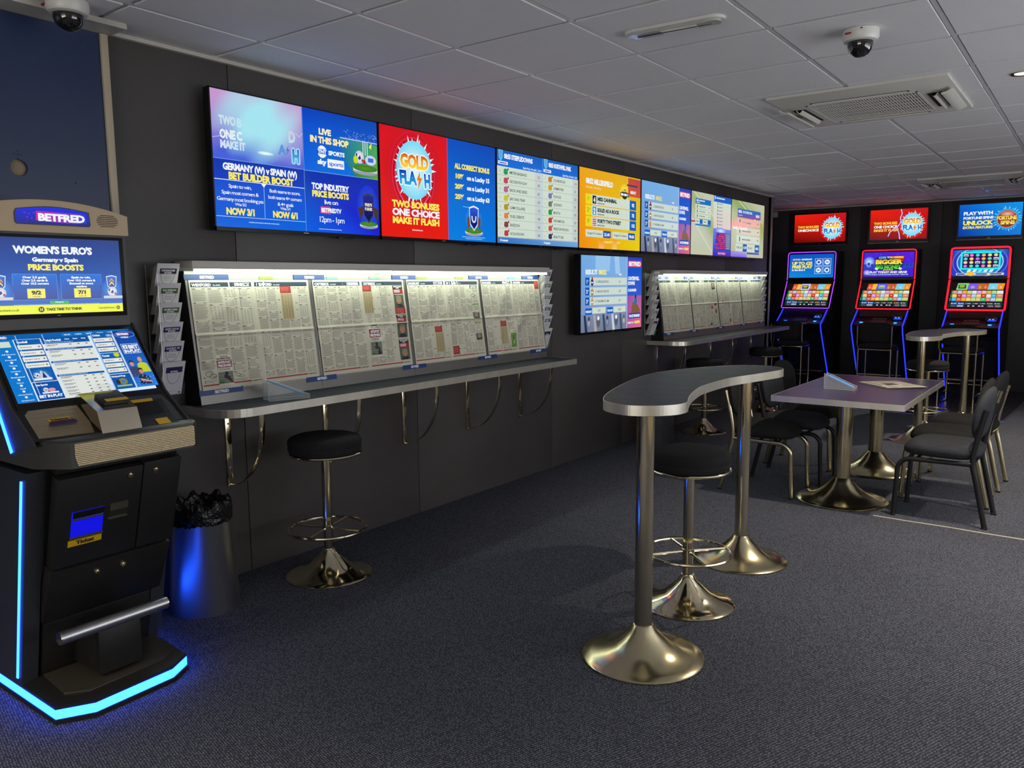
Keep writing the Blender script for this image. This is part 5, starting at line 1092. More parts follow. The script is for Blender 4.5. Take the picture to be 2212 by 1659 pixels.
# ================================================================ GAMING MACHINES
def icon_tiles(cv, x0, y0, x1, y1, seed):
    R = random.Random(77); pal = [rgb(226, 110, 90), rgb(235, 140, 110), rgb(240, 190, 150), rgb(220, 90, 50), rgb(190, 200, 240), rgb(245, 170, 40), rgb(250, 160, 30), rgb(240, 210, 120), rgb(226, 60, 40), rgb(190, 220, 120), rgb(200, 60, 40), rgb(250, 180, 60), rgb(235, 235, 225), rgb(230, 200, 140), rgb(60, 190, 220), rgb(230, 150, 230), rgb(70, 200, 130)]
    # header banner
    W = x1-x0; h = y1-y0
    bh = h*.26; sk = 2.6
    B = [(rgb(235, 90, 40), .10), (rgb(250, 190, 40), .09), (rgb(130, 90, 225), .20), (rgb(190, 110, 30), .10), (rgb(210, 90, 30), .10), (rgb(120, 210, 235), .17), (rgb(250, 150, 20), .12)]
    x = x0+W*.10
    for i, (c, f_) in enumerate(B):
        w = W*f_; cv.poly([(x+sk, y0), (x, y0+bh), (x+w, y0+bh), (x+w+sk, y0)], c); cv.ell(x+w*.6, y0+bh*.6, w*.3, bh*.32, mixc(c, WH, .45), mixc(c, BK, .1), 10); x += w
    hx = x0+W*(.30 if seed < 3 else .10); hw = W*.21
    hc = [None, rgb(215, 200, 245), rgb(110, 80, 220), rgb(130, 220, 120)][seed]
    cv.poly([(hx+sk, y0-.6), (hx, y0+bh+.6), (hx+hw, y0+bh+.6), (hx+hw+sk, y0-.6)], hc); cv.rect(hx+hw*.18, y0+bh*.2, hw*.7, bh*.62, rgb(50, 50, 50) if seed != 2 else rgb(90, 170, 220)); cv.rect(hx+hw*.28, y0+bh*.32, hw*.48, bh*.16, rgb(240, 220, 60)); cv.rect(hx+hw*.3, y0+bh*.56, hw*.42, bh*.14, rgb(90, 190, 90))
    for r_ in range(3):
        y = y0+h*(.30+.15*r_)
        cv.rect(x0+W*.01*(2-r_), y, W*.025, h*.13, rgb(60, 140, 110))
        for c in range(10):
            col = pal[(r_*7+c*3+R.randint(0, 2)) % len(pal)]; xx = x0+W*(.04+.092*c)+.3*(2-r_); w = W*(.085 if c < 9 else .12)
            if xx+w > x1-W*.01: w = x1-W*.01-xx
            cv.rect(xx, y, w, h*.135, col); cv.ell(xx+w*.5, y+h*.06, w*.3, h*.04, mixc(col, WH, .55), col, 8); cv.rect(xx+w*.15, y+h*.09, w*.7, h*.022, mixc(col, BK, .35))
    y = y0+h*.765; cv.rect(x0, y, W, h*.235, rgb(34, 40, 50)); cv.rect(x0+W*.46*(1 if seed == 9 else .28), y, W*.07, h*.012, rgb(60, 140, 220))
    for i in range(7):
        c = [rgb(50, 110, 190), rgb(50, 110, 190), rgb(50, 60, 76), rgb(46, 52, 62), rgb(46, 52, 62), rgb(46, 52, 62), rgb(46, 52, 62)][i]; d = [WH, WH, rgb(60, 170, 240), rgb(60, 170, 80), rgb(235, 110, 60), rgb(250, 200, 60), WH][i]
        xx = x0+W*(.04+.135*i); cv.rect(xx, y+h*.03, W*.12, h*.08, c); cv.ell(xx+W*.02, y+h*.07, W*.013, h*.022, d, n=8); cv.rect(xx+W*.045, y+h*.06, W*.06, h*.022, rgb(210, 215, 220))
    for a, w_, c in ((.04, .1, rgb(80, 86, 94)), (.16, .12, rgb(150, 180, 200)), (.32, .38, rgb(16, 18, 22)), (.74, .1, rgb(120, 118, 108)), (.87, .1, rgb(130, 130, 125))): cv.rect(x0+W*a, y+h*.135, W*w_, h*.07, c)
    for a in (.36, .45, .56, .62): cv.rect(x0+W*a, y+h*.155, W*.04, h*.03, WH)
def g_free(cv):
    cv.rectc(0, 0, 100, 56, rgb(16, 84, 190), rgb(20, 140, 225), rgb(16, 120, 210), rgb(14, 90, 200)); cv.text('BETFRED', 7, 14, 3.2, 18, rgb(240, 190, 210)); cv.text('MEMBERSHIP', 27, 14, 3.2, 24, WH)
    cv.text('UP TO £25', 6, 25, 7, 46, YL); cv.text('FREE PLAY', 6, 33.5, 7, 46, YL); cv.text('in the first 5', 6, 39.5, 4, 30, WH)
    for i, (x, y) in enumerate([(58, 11), (77, 11), (58, 30), (77, 30)]):
        for a in ((x, y, 17, .7), (x, y+16.3, 17, .7), (x, y, .7, 17), (x+16.3, y, .7, 17)): cv.rect(*a, WH)
        cv.ell(x+8.5, y+8.5, 5.8, 5.8, WH); cv.ell(x+8.5, y+8.5, 3.2, 3.2, rgb(16, 100, 205)) if i in (0, 3) else cv.rect(x+5.5, y+7.3, 6, 2.4, rgb(16, 100, 205))
def g_big(cv):
    cv.rectc(0, 0, 100, 56, rgb(70, 30, 220), rgb(60, 20, 190), rgb(60, 30, 200), rgb(90, 30, 225)); cv.rect(0, 25, 100, 12, rgb(60, 60, 230), rgb(20, 70, 190)); cv.ell(11, 22, 12, 13, rgb(190, 240, 250), rgb(66, 46, 222)); 
    R = random.Random(2)
    for i in range(14): x = 1+i*7; cv.rect(x, 26+R.uniform(0, 4)-3, 5, 6+R.uniform(0, 2), rgb(30, 60, 170))
    for i in range(12): cv.rect(R.uniform(2, 98), R.uniform(2, 22), .8, .8, rgb(200, 200, 255))
    cv.poly([(22, 15), (30, 40), (76, 42), (82, 12), (60, 8), (30, 9)], rgb(30, 30, 110)); cv.poly([(62, 12), (82, 10), (79, 22), (62, 22)], rgb(190, 30, 40)); cv.otext('COPS', 30, 14.5, 4.6, 15, rgb(120, 200, 240), rgb(20, 30, 110)); cv.text("'N'", 47, 13.5, 3.6, 5, WH); cv.otext('ROBBERS', 53, 14, 4.2, 26, rgb(250, 210, 60), rgb(170, 20, 30))
    cv.otext('BIGGER', 50, 26.5, 9.5, 52, rgb(250, 190, 20), rgb(40, 30, 90), c2=rgb(255, 245, 60), al='c'); cv.otext('BIG MONEY', 50, 37.5, 8.6, 50, rgb(20, 150, 30), rgb(20, 50, 40), c2=rgb(110, 235, 50), al='c')
    for x in (25, 72): cv.poly([(x, 34), (x-2, 38), (x+3, 41), (x+6, 37)], rgb(210, 240, 200))
    cv.rect(40, 38.5, 20, 3, rgb(200, 150, 70)); cv.ell(8, 46, 9, 7, rgb(210, 225, 255), rgb(60, 24, 200)); cv.otext('PLAY TODAY AND GRAB', 13, 47.5, 4.6, 74, WH, rgb(20, 14, 70), shear=.12); cv.text('YOURSELF SOME BIGGER MONEY TREATS!', 10, 52, 2.6, 80, rgb(170, 180, 250))
def g_reels(cv):
    cv.mesh2(0, 0, 100, 56, 16, 10, lambda u, v: mixc(rgb(40, 60, 190), rgb(40, 190, 235), 1.2-abs(u-.5)*2.4-.3*v)); 
    for k, c in ((50, rgb(90, 110, 225)), (46, rgb(40, 50, 150)), (42, rgb(190, 215, 250)), (40, rgb(30, 110, 200))): cv.ring(50, 26, k, k*.78, 1.8, c, 36)
    cv.rect(15, 4, 72, 38, rgb(40, 240, 245)); cv.rect(18.5, 7.5, 65, 31, rgb(40, 14, 70))
    R = random.Random(12); pal = [rgb(40, 220, 170), rgb(50, 205, 215), rgb(240, 170, 70), rgb(190, 90, 235), rgb(235, 100, 190), rgb(240, 210, 120), rgb(220, 70, 120)]
    for r_ in range(4):
        for c in range(6):
            q = pal[R.randint(0, 6)]; cv.ell(24+c*10.8, 11.4+r_*7.7, 3.8, 3.2, mixc(q, WH, .25), q, 8)
            if R.random() < .3: cv.rect(20+c*10.8, 9+r_*7.7, 9, 5, rgb(225, 220, 205)); cv.rect(21+c*10.8, 11.4+r_*7.7, 7, 2, rgb(40, 90, 200))
    for i in range(5): cv.poly([(30+i*10, 42), (27+i*10, 48), (33+i*10, 48), (36+i*10, 42)], rgb(225, 240, 250) if i != 2 else rgb(120, 230, 230))
    cv.rect(8, 49.5, 86, 4.6, rgb(220, 220, 190)); cv.ell(34, 51, 7, 4.5, rgb(250, 190, 60)); cv.rect(10, 50.4, 14, 2.8, rgb(60, 80, 150)); cv.rect(44, 50.4, 20, 2.8, rgb(60, 80, 150)); cv.rect(70, 50.4, 20, 2.8, rgb(90, 90, 120))
def machine(cx, w, led, seed, fn, label, lw=.012):
    """fixed-odds terminal against the end wall, facing -y"""
    t = thing('gaming_machine', label, 'gaming machine', (cx, 11.7, 0), 'gaming machines along the end wall'); h = w/2
    yt, ym, yb = 11.52, 11.50, 11.28; zt, zm, zb = 1.842, 1.452, 1.074
    prof = [(11.98, .004), (11.52, .004), (11.50, .10), (11.02, .80), (11.0, .87), (11.10, .90), (yb+.03, 1.03), (ym+.03, zm), (yt+.03, zt+.012), (11.98, zt+.012)]
    prof_in = [(11.98, .004), (11.56, .004), (11.55, .10), (11.30, .74), (11.08, .82), (11.05, .865), (11.30, .93), (yb+.04, 1.03), (ym+.035, zm), (yt+.035, zt), (11.98, zt)]
    part('cabinet', MB().prism(prof_in, 'x', 'x', cx-h+.03, cx+h-.03), 'black_plastic', t)
    for s in (-1, 1): part('side_panel', MB().prism(prof, 'x', 'x', cx+s*(h-.029)-.012, cx+s*(h-.029)+.012), 'kiosk_black', t)
    # head: two tilted screens with a lit surround
    def slab(name, ya, za, yc, zc, mt, d=.03, x0=-h, x1=h): return part(name, MB().prism([(ya, za), (ya+d, za+.004), (yc+d, zc+.004), (yc, zc)], 'x', 'x', cx+x0, cx+x1), mt, t)
    slab('upper_screen_case', ym, zm, yt, zt, 'tv_black'); slab('lower_screen_case', yb, zb, ym, zm, 'tv_black')
    u = h-lw/2
    part('lit_surround', MB().tube([(cx-u, yt-.004, zt-.03), (cx-u+.008, yt-.004, zt-.008), (cx-u+.03, yt-.004, zt), (cx+u-.03, yt-.004, zt), (cx+u-.008, yt-.004, zt-.008), (cx+u, yt-.004, zt-.03), (cx+u, ym-.004, zm+.008)], lw/2, 8)
         .tube([(cx-u, yt-.004, zt-.03), (cx-u, ym-.004, zm+.008)], lw/2, 8).tube([(cx-u, ym-.004, zm-.008), (cx-u, yb-.004, zb+.01), (cx-u+.01, yb-.004, zb), (cx+u-.01, yb-.004, zb), (cx+u, yb-.004, zb+.01), (cx+u, ym-.004, zm-.008)], lw/2, 8), led, t, 'glowing light surround')
    def scr(name, fn, ya, za, yc, zc, x0, x1, Hh):
        cv = Cv(100, Hh); fn(cv); cv.build(name, 'screen', t, (cx+x0, yc-.003, zc), (x1-x0, 0, 0), (0, ya-yc, za-zc), dl=.00003)
    f0, f1 = .07, .93
    def L(a, b, f_): return a+(b-a)*f_
    scr('upper_screen', fn, L(ym, yt, .10), L(zm, zt, .10), L(ym, yt, .93), L(zm, zt, .93), -h+.028, h-.028, 56)
    def lower(cv): cv.rect(0, 0, 100, 62, rgb(22, 18, 20)); icon_tiles(cv, 1, 3, 99, 61, seed)
    scr('lower_screen', lower, L(yb, ym, .06), L(zb, zm, .06), L(yb, ym, .90), L(zb, zm, .90), -h+.036, h-.036, 62)
    # lit edge lines down the sides
    for s in (-1, 1):
        x = cx+s*(h-.029)
        part('side_light', MB().tube([(x, yb+.005, zb-.02), (x, 10.985, .87), (x, 11.01, .79), (x, 11.485, .09)], .0075, 8), 'led_deep', t, 'deep blue light line')
    # button deck
    part('button_deck', MB().prism([(11.04, .868), (11.04, .875), (yb+.03, .975), (yb+.03, .94)], 'x', 'x', cx-h+.045, cx+h-.045), 'kiosk_black', t)
    part('keypad', MB().prism([(11.10, .899), (11.10, .906), (11.24, .962), (11.24, .955)], 'x', 'x', cx-.10, cx+.08), 'black_plastic', t)
    mb = MB()
    for i in range(7): mb.box(cx-.085+.024*i, cx-.073+.024*i, 11.20, 11.206, .949, .953)
    part('key_row', mb, 'chrome_dull', t)
    for s, x in ((0, cx-h+.12), (1, cx+h-.14)): part('lit_button', MB().lathe([(.001, .908), (.022, .906), (.024, .895)], x, 11.12, 16), 'led_cyan', t, 'glowing blue button')
    part('note_acceptor', MB().box(cx+h-.20, cx+h-.07, 11.19, 11.262, .93, 1.0, bev=.008), 'black_plastic', t)
    for k in (0, 1): part('acceptor_light', MB().box(cx+h-.16+.035*k, cx+h-.14+.035*k, 11.186, 11.19, .962, .97), 'led_cyan', t)
    part('note_glow', MB().box(cx+h-.175, cx+h-.085, 11.187, 11.19, .945, .956), 'led_deep', t)
    part('card_tray', MB().box(cx-.13, cx+.10, 11.03, 11.10, .868, .876, bev=.002), 'vinyl' if seed > 1 else 'white_plastic', t)
    part('door', MB().prism([(11.54, .12), (11.53, .12), (11.30, .70), (11.31, .70)], 'x', 'x', cx-h+.07, cx+h-.07), 'kiosk_black', t)
    part('foot_shelf', MB().box(cx-h+.08, cx+h-.08, 11.30, 11.52, .20, .212, bev=.002), 'footplate', t)
    return t
machine(.105, .655, 'led_violet', 1, g_free, 'gaming machine outlined in violet light, leftmost by the corner post', .011)
machine(1.098, .67, 'led_red', 2, g_big, 'middle gaming machine outlined in red light, purple game screen', .016)
machine(2.148, .66, 'led_red', 3, g_reels, 'rightmost gaming machine outlined in broad red light, cyan reel screen', .024)
# ================================================================ BETTING TERMINAL (faces +x, centre y 1.34)
KY = 1.345
k = thing('betting_terminal', 'black self-service betting terminal with two screens and a blue-lit base at left', 'betting terminal', (.4, KY, 0))
foot = [(.16, 1.085), (.70, 1.085), (.762, 1.19), (.752, 1.478), (.70, 1.565), (.16, 1.6)]
part('base_skirt', MB().prism(foot, 'z', 'z', 0, .018).prism([(x*.985+.006, KY+(y-KY)*.985) for x, y in foot], 'z', 'z', .050, .062), 'kiosk_black', k)
part('base_light', MB().prism([(x*.99+.004, KY+(y-KY)*.99) for x, y in foot], 'z', 'z', .018, .050), 'led_blue', k, 'bright blue light strip round the base')
inn = [(.335, 1.165), (.660, 1.135), (.712, 1.20), (.703, 1.468), (.648, 1.548), (.335, 1.575)]
mb = MB(); o2 = [(x*.985+.006, KY+(y-KY)*.985) for x, y in foot]
mb.add([(x, y, .062) for x, y in o2]+[(x, y, .076) for x, y in inn], [(i, (i+1) % 6, 6+(i+1) % 6, 6+i) for i in range(6)]+[tuple(range(6, 12))]); part('base_rim', mb, 'kiosk_black', k)
part('foot_plate', MB().prism(inn, 'z', 'z', .0762, .080), 'footplate', k, 'brown metal foot plate')
# lower body
for y0, y1 in ((1.085, 1.138), (1.545, 1.598)):
    part('side_column', MB().prism([(.14, .06), (.455, .06), (.64, .845), (.14, .845)], 'y', 'y', y0, y1), 'kiosk_front', k)
part('body', MB().prism([(.16, .06), (.43, .076), (.455, .27), (.47, .28), (.57, .50), (.66, .86), (.16, .86)], 'y', 'y', 1.138, 1.545), 'black_plastic', k)
part('side_light', MB().prism([(.425, .085), (.437, .085), (.606, .815), (.594, .815)], 'y', 'y', 1.0815, 1.0855), 'led_blue', k, 'blue light line')
def fq(a, b, x, z): return None
def door(name, y0, y1, x0, z0, x1, z1, th, mt='kiosk_black', bev=.003):
    d = Vector((x1-x0, 0, z1-z0)); L_ = d.length; d.normalize(); n = Vector((d.z, 0, -d.x))
    M = Matrix(((n.x, 0, d.x, x0), (0, 1, 0, 0), (n.z, 0, d.z, z0), (0, 0, 0, 1)))
    return part(name, MB().box(-th, 0, y0, y1, 0, L_, bev=bev, M=M), mt, k), M, L_
D1, M1, L1 = door('upper_door', 1.145, 1.432, .622, .498, .722, .822, .045)
D2, M2, L2 = door('cash_door', 1.436, 1.578, .622, .498, .722, .828, .045)
D3, M3, L3 = door('lower_door', 1.142, 1.572, .520, .285, .616, .486, .045)
door('kick_panel', 1.15, 1.545, .462, .082, .500, .276, .03)
door('hinge_strip', 1.150, 1.575, .695, .835, .700, .868, .03, 'black_plastic')
def onface(M, L_, y, f_): return M @ Vector((.0, y, L_*f_))
def plate(M, y0, y1, a, b, off, mt, par, name, bev=0, lb=None): return part(name, MB().box(0, off, y0, y1, a, b, bev=bev, M=M), mt, par, lb)
def lock(M, y, s, par):
    return part('lock', MB().prism([(y+.011*math.cos(q*PI/6), s+.011*math.sin(q*PI/6)) for q in range(12)], 'x', 'x', 0, .006, True, M=M).prism([(y+.006*math.cos(q*PI/6), s+.006*math.sin(q*PI/6)) for q in range(12)], 'x', 'x', .006, .011, True, M=M), 'chrome', par)
lock(M1, 1.386, L1*.915, D1); lock(M2, 1.480, L2*.90, D2); lock(M3, 1.302, L3*.80, D3); lock(M3, 1.395, L3*.80, D3)
wn = plate(M1, 1.196, 1.303, .112, .208, .0012, 'ticket_blue', D1, 'ticket_window', lb='blue-lit ticket window')
plate(M1, 1.193, 1.306, .104, .109, .004, 'chrome', D1, 'window_lip'); plate(M1, 1.200, 1.303, .176, .181, .005, 'chrome', D1, 'window_bar'); plate(M1, 1.200, 1.303, .182, .207, .002, 'tv_black', D1, 'window_top')
plate(M1, 1.190, 1.303, .076, .100, .0015, 'yellow', D1, 'ticket_label', lb='yellow label reading Ticket')
cv = Cv(100, 21); cv.text('Ticket', 50, 15.5, 12, 52, rgb(50, 34, 10), True, al='c')
def facecv(M, cv, y0, y1, a, b, off, par, name, mt='print'):
    O = M @ Vector((off, y0, b)); ux = M.to_3x3() @ Vector((0, y1-y0, 0)); uy = M.to_3x3() @ Vector((0, 0, a-b)); cv.build(name, mt, par, O, ux, uy, dl=.00005)
facecv(M1, cv, 1.190, 1.303, .076, .100, .0019, D1, 'label_text')
plate(M1, 1.325, 1.388, .183, .208, .003, 'chrome_dull', D1, 'receipt_flap'); plate(M1, 1.325, 1.388, .158, .183, .0012, 'dark_gap', D1, 'receipt_slot'); plate(M1, 1.322, 1.388, .150, .154, .005, 'chrome', D1, 'receipt_lip')
mb = MB()
for a in ((1.26, 1.345, .285, .2855), (1.344, 1.345, .235, .285), (1.26, 1.345, .2345, .235)): mb.box(0, .0006, a[0], a[1], a[2], a[3]+.0006, M=M1)
part('seam', mb, 'dark_gap', D1)
# foot bar on its bracket
part('foot_bar_bracket', MB().box(.45, .66, 1.262, 1.415, .088, .25, bev=.004), 'kiosk_black', k)
fb = part('foot_bar', MB().tube([(.665, 1.135, .274), (.665, 1.51, .274)], .0225, 24), 'steel', k, 'brushed steel foot rest bar')
for a_ in (1.131, 1.510): part('end_cap', MB().tube([(.665, a_, .274), (.665, a_+.004, .274)], .0215, 24), 'chrome', fb)
# console
con = [(.20, 1.073), (.69, 1.085), (.795, 1.158), (.795, 1.585), (.745, 1.628), (.20, 1.628)]
part('console', MB().prism(con, 'z', 'z', .868, .952), 'kiosk_grey', k)
def shelfpoly(z, s=.985): return [(x*s+.012 if x > .3 else x, KY+.01+(y-KY-.01)*s, z) for x, y in con]
part('console_top', MB().add(shelfpoly(.952)+shelfpoly(.958, .975), [(i, (i+1) % 6, 6+(i+1) % 6, 6+i) for i in range(6)]+[tuple(range(6, 12))]), 'kiosk_grey', k)
part('front_grille', MB().prism([(1.178, .874), (1.582, .874), (1.588, .88), (1.588, .942), (1.582, .948), (1.170, .948), (1.170, .905)], 'x', 'x', .7945, .7975), 'mesh_sheet', k, 'dimpled steel strip')
# sloping fascia with the lower touch screen
fas = [(.20, .95), (.715, .958), (.575, 1.050), (.372, 1.298), (.20, 1.298)]
part('fascia', MB().prism(fas, 'y', 'y', 1.083, 1.612), 'kiosk_black', k)
for y in (1.0815, 1.6135): part('fascia_side', MB().prism([(.20, .868), (.735, .945), (.715, .966), (.578, 1.058), (.372, 1.304), (.20, 1.304)], 'y', 'y', y-.003, y+.003), 'kiosk_grey', k)
part('side_light', MB().prism([(.56, .905), (.570, .912), (.40, 1.20), (.39, 1.193)], 'y', 'y', 1.074, 1.079), 'led_blue', k, 'blue light line')
def frame_on(p0, p1):
    d = Vector((p1[0]-p0[0], 0, p1[1]-p0[1])); L_ = d.length; d.normalize(); n = Vector((d.z, 0, -d.x)); return Matrix(((n.x, 0, d.x, p0[0]), (0, 1, 0, 0), (n.z, 0, d.z, p0[1]), (0, 0, 0, 1))), L_
MF, LF = frame_on((.575, 1.050), (.372, 1.298))
part('screen_glass', MB().box(0, .003, 1.098, 1.598, -.01, LF-.008, bev=.001, M=MF), 'tv_black', k)
def s_touch(cv):
    b = rgb(16, 110, 190); cv.rect(0, 0, 100, 58, rgb(215, 232, 245)); cv.rect(0, 0, 100, 4.6, rgb(10, 96, 175)); cv.rect(0, 4.6, 13, 53.4, rgb(10, 120, 205)); cv.text('BETFRED', 1, 3.4, 1.9, 9, rgb(235, 225, 240)); cv.rect(.5, 6, 10, 5, LG)
    for i in range(6): cv.rect(48+8.2*i, 1.2, 7.4, 2.6, rgb(30, 120, 195)); smalltext(cv, 49.5+8.2*i, 2.1, 4.5, .9, rgb(190, 220, 240), i)
    for i, n_ in enumerate(['All Sports', 'Football', 'Tennis', 'Cricket', 'Basketball', 'Darts', 'Golf', 'Horse Racing', 'Greyhound']): cv.ell(6.5, 14.5+4.9*i, 1, .9, WH, n=8); cv.text(n_, 6.5, 17.6+4.9*i, .95, min(9, len(n_)*.9), WH, False, al='c')
    cv.rect(13.5, 5.2, 17.5, 37, rgb(10, 92, 175)); cv.text('Football', 15, 8.2, 1.7, 7, WH)
    for i in range(4): cv.rect(14.3, 10+5.4*i, 16, 4, rgb(232, 232, 222)); smalltext(cv, 15.5, 11.7+5.4*i, 8+i, .8, rgb(150, 150, 150), i); cv.ell(28.5, 12+5.4*i, .7, .7, rgb(110, 110, 110), n=8)
    cv.ell(22, 36.5, 7, 5, rgb(60, 150, 225), rgb(10, 92, 175)); cv.rect(16, 39.5, 12, 1.8, rgb(225, 232, 240)); ball(cv, 19, 37, 2.3); cv.poly([(20, 39.5), (22, 33), (25, 35), (27, 39.5)], rgb(190, 200, 220)); cv.poly([(22, 39.5), (23.5, 34), (25, 39.5)], rgb(30, 50, 110))
    cv.rect(13.5, 43, 17.5, 15, rgb(10, 80, 165)); cv.text('Live Sports', 15, 46, 1.5, 8, WH); cv.rect(17.5, 51.5, 11, 1.3, rgb(225, 232, 240)); ball(cv, 20.5, 49.6, 1.9); cv.ell(24.5, 50, 2.4, 1.6, rgb(220, 150, 170)); cv.text('BET IN-PLAY', 22.2, 56, 2.2, 15.5, WH, al='c')
    cv.rect(31.5, 5.2, 34, 52.8, rgb(222, 226, 220)); cv.rect(31.5, 5.2, 34, 5.4, rgb(10, 84, 165)); cv.text("Today's Football", 33, 8.3, 1.7, 12, WH)
    for j, x in enumerate((49.5, 55.5, 61.5)): cv.text(['Home', 'Draw', 'Away'][j], x, 7.6, 1, 3.2, WH, al='c')
    smalltext(cv, 33, 9.3, 20, .7, rgb(140, 180, 220))
    for y in (15, 26.5, 38.5): cv.rect(31.5, y, 34, 1.7, rgb(16, 84, 165)); smalltext(cv, 33, y+.5, 20, .7, rgb(150, 185, 225))
    for y in (12, 18, 21.8, 29.6, 33.6, 41.5, 44.6, 47.7, 50.8, 53.8, 56.4):
        smalltext(cv, 33, y, 8, .55, rgb(90, 96, 104), int(y)); smalltext(cv, 33, y+1, 6, .45, rgb(130, 136, 140), int(y)+1)
        for x in (49, 55, 61): cv.rect(x, y+.2, 1.8, .8, rgb(110, 116, 124))
    for (y, n_, cnt) in ((5.2, 'Cricket', 3), (24.8, 'Tennis', 3)):
        cv.rect(66, y, 16, 19, rgb(10, 92, 175)); cv.text(n_, 67.5, y+3, 1.6, 5.5, WH)
        for i in range(cnt): cv.rect(67, y+5+4.6*i, 14.2, 3.5, rgb(232, 232, 222)); smalltext(cv, 68.2, y+6.4+4.6*i, 7, .8, rgb(150, 150, 150), i); cv.ell(79.6, y+6.6+4.6*i, .6, .6, rgb(110, 110, 110), n=8)
    cv.ell(79.5, 8.4, 2.6, 1.4, rgb(190, 205, 225), rgb(90, 120, 170)); cv.ell(78.6, 26.8, 2.3, 2.2, rgb(220, 230, 40), rgb(170, 180, 20))
    cv.rect(66, 44.5, 16, 13.5, rgb(10, 84, 170)); cv.text('Racing and Dogs', 67.3, 47, 1.3, 10.5, WH); cv.rect(68.5, 54.5, 11.5, 1.4, rgb(150, 190, 120)); cv.ell(74.5, 51.4, 3.4, 3, rgb(180, 160, 60), rgb(120, 110, 50)); cv.ell(70.5, 51.6, 1.6, 2, rgb(50, 44, 50)); cv.ell(74.5, 51.4, 1.6, 1.5, rgb(50, 120, 200))
    cv.rectc(82.6, 4.8, 17.4, 53.2, rgb(10, 60, 150), rgb(30, 110, 215), rgb(40, 120, 220), rgb(10, 60, 150)); cv.ring(92, 8.6, 8, 3, .35, rgb(130, 180, 235)); cv.rect(85.5, 7, 10, 2.2, rgb(190, 60, 120)); cv.text('BETFRED', 86, 8.9, 1.8, 9.2, WH); cv.text('WORLD', 91, 11.8, 1.4, 6, WH, al='c')
    for a in ((85, 17.5, 13.5, .3), (85, 26.5, 13.5, .3), (85, 17.5, .3, 9), (98.2, 17.5, .3, 9)): cv.rect(*a, WH)
    cv.rect(86, 18.6, 3.6, 3.6, WH); cv.line(87, 19.2, 88.6, 20.4, .5, DB); cv.line(88.6, 20.4, 87, 21.6, .5, DB); cv.text('BET', 90.2, 22.2, 3.4, 7.6, WH); cv.text('IN-PLAY', 91.8, 25.9, 2.9, 12, WH, al='c')
    # three anonymous darts figures
    R = random.Random(6)
    for (x, y, sk, sh) in ((94.5, 33, rgb(214, 160, 140), rgb(190, 205, 50)), (86.8, 36.5, rgb(206, 150, 130), rgb(60, 70, 110)), (91.2, 44, rgb(200, 145, 125), rgb(36, 42, 80))):
        cv.poly([(x-4.5, y+12), (x-3.6, y+4.2), (x-1.2, y+2.8), (x+1.4, y+2.8), (x+4, y+4.2), (x+5, y+12)], sh); cv.ell(x, y, 1.7, 2.5, sk, mixc(sk, BK, .15)); 
        if sh[1] < .4: cv.poly([(x-1.8, y-.2), (x-1.6, y-2.6), (x, y-3.3), (x+1.7, y-2.5), (x+1.8, y-.4), (x+.8, y-1.6), (x-.8, y-1.6)], rgb(50, 36, 34))
    cv.poly([(88.5, 50.5), (96, 53.2), (97, 55), (88, 52.5)], rgb(205, 150, 130))
    for i in range(60): cv.rect(R.uniform(83, 99), R.uniform(46, 57.6), R.uniform(.2, .9), R.uniform(.2, .7), rgb(80+R.randint(0, 60), 150+R.randint(0, 50), 235))
    for x in (13.1, 31.1, 65.6, 82.2): cv.rect(x, 4.8, .45, 53.2, rgb(190, 218, 242))
cv = Cv(100, 58); s_touch(cv); facecv(MF, cv, 1.108, 1.585, .018, LF-.022, .0034, k, 'touch_screen', 'screen')
# fittings on the fascia foot
MG, LG_ = frame_on((.715, .958), (.575, 1.050))
part('ticket_mat', MB().prism([(1.105, .012), (1.275, .004), (1.285, .06), (1.28, .150), (1.125, .150), (1.108, .13)], 'x', 'x', 0, .002, M=MG), 'mesh_sheet', k, 'dimpled steel panel')
part('scan_label', MB().box(.002, .0035, 1.165, 1.232, .083, .097, M=MG), 'yellow', k, 'yellow label reading Ticketscan')
cv = Cv(100, 20); cv.text('Ticketscan', 50, 15, 12, 90, rgb(40, 30, 10), al='c'); facecv(MG, cv, 1.165, 1.232, .083, .097, .0038, k, 'label_text')
mat('scan_violet', (.03, .01, .05), .15, coat=1)
part('scan_window', MB().prism([(1.160, .062), (1.166, .056), (1.238, .058), (1.245, .064), (1.243, .072), (1.236, .078), (1.168, .078), (1.160, .072)], 'x', 'x', .0, .009, M=MG), 'scan_violet', k, 'dark violet scanner slot')
bx = [(.744, .957), (.716, 1.030), (.590, 1.080), (.565, 1.066), (.60, .957)]
bxp = part('note_box', MB().prism(bx, 'y', 'y', 1.287, 1.425), 'steel_shiny' if 'steel_shiny' in MATS else 'chrome_dull', k, 'shiny steel note box')
MT, LT = frame_on((.716, 1.030), (.590, 1.080))
part('box_cap', MB().box(0, .014, 1.325, 1.412, .03, .10, bev=.003, M=MT), 'kiosk_black', bxp)
part('box_label', MB().box(.0138, .0150, 1.335, 1.412, .034, .052, M=MT), 'yellow', bxp, 'yellow strip')
part('box_lens', MB().lathe([(.034, 0), (.032, .010), (.024, .017), (.010, .021), (.001, .022)], .606, 1.372, 24, 1.088), 'acrylic', bxp)
part('reader_surround', MB().prism([(1.428, .004), (1.595, .002), (1.597, .10), (1.585, .152), (1.44, .160), (1.428, .15)], 'x', 'x', 0, .003, M=MG), 'kiosk_grey', k)
part('reader_block', MB().prism([(.742, .957), (.690, .985), (.628, 1.035), (.60, 1.03), (.60, .96)], 'y', 'y', 1.432, 1.565), 'kiosk_black', k)
MR, LR = frame_on((.690, .985), (.628, 1.035))
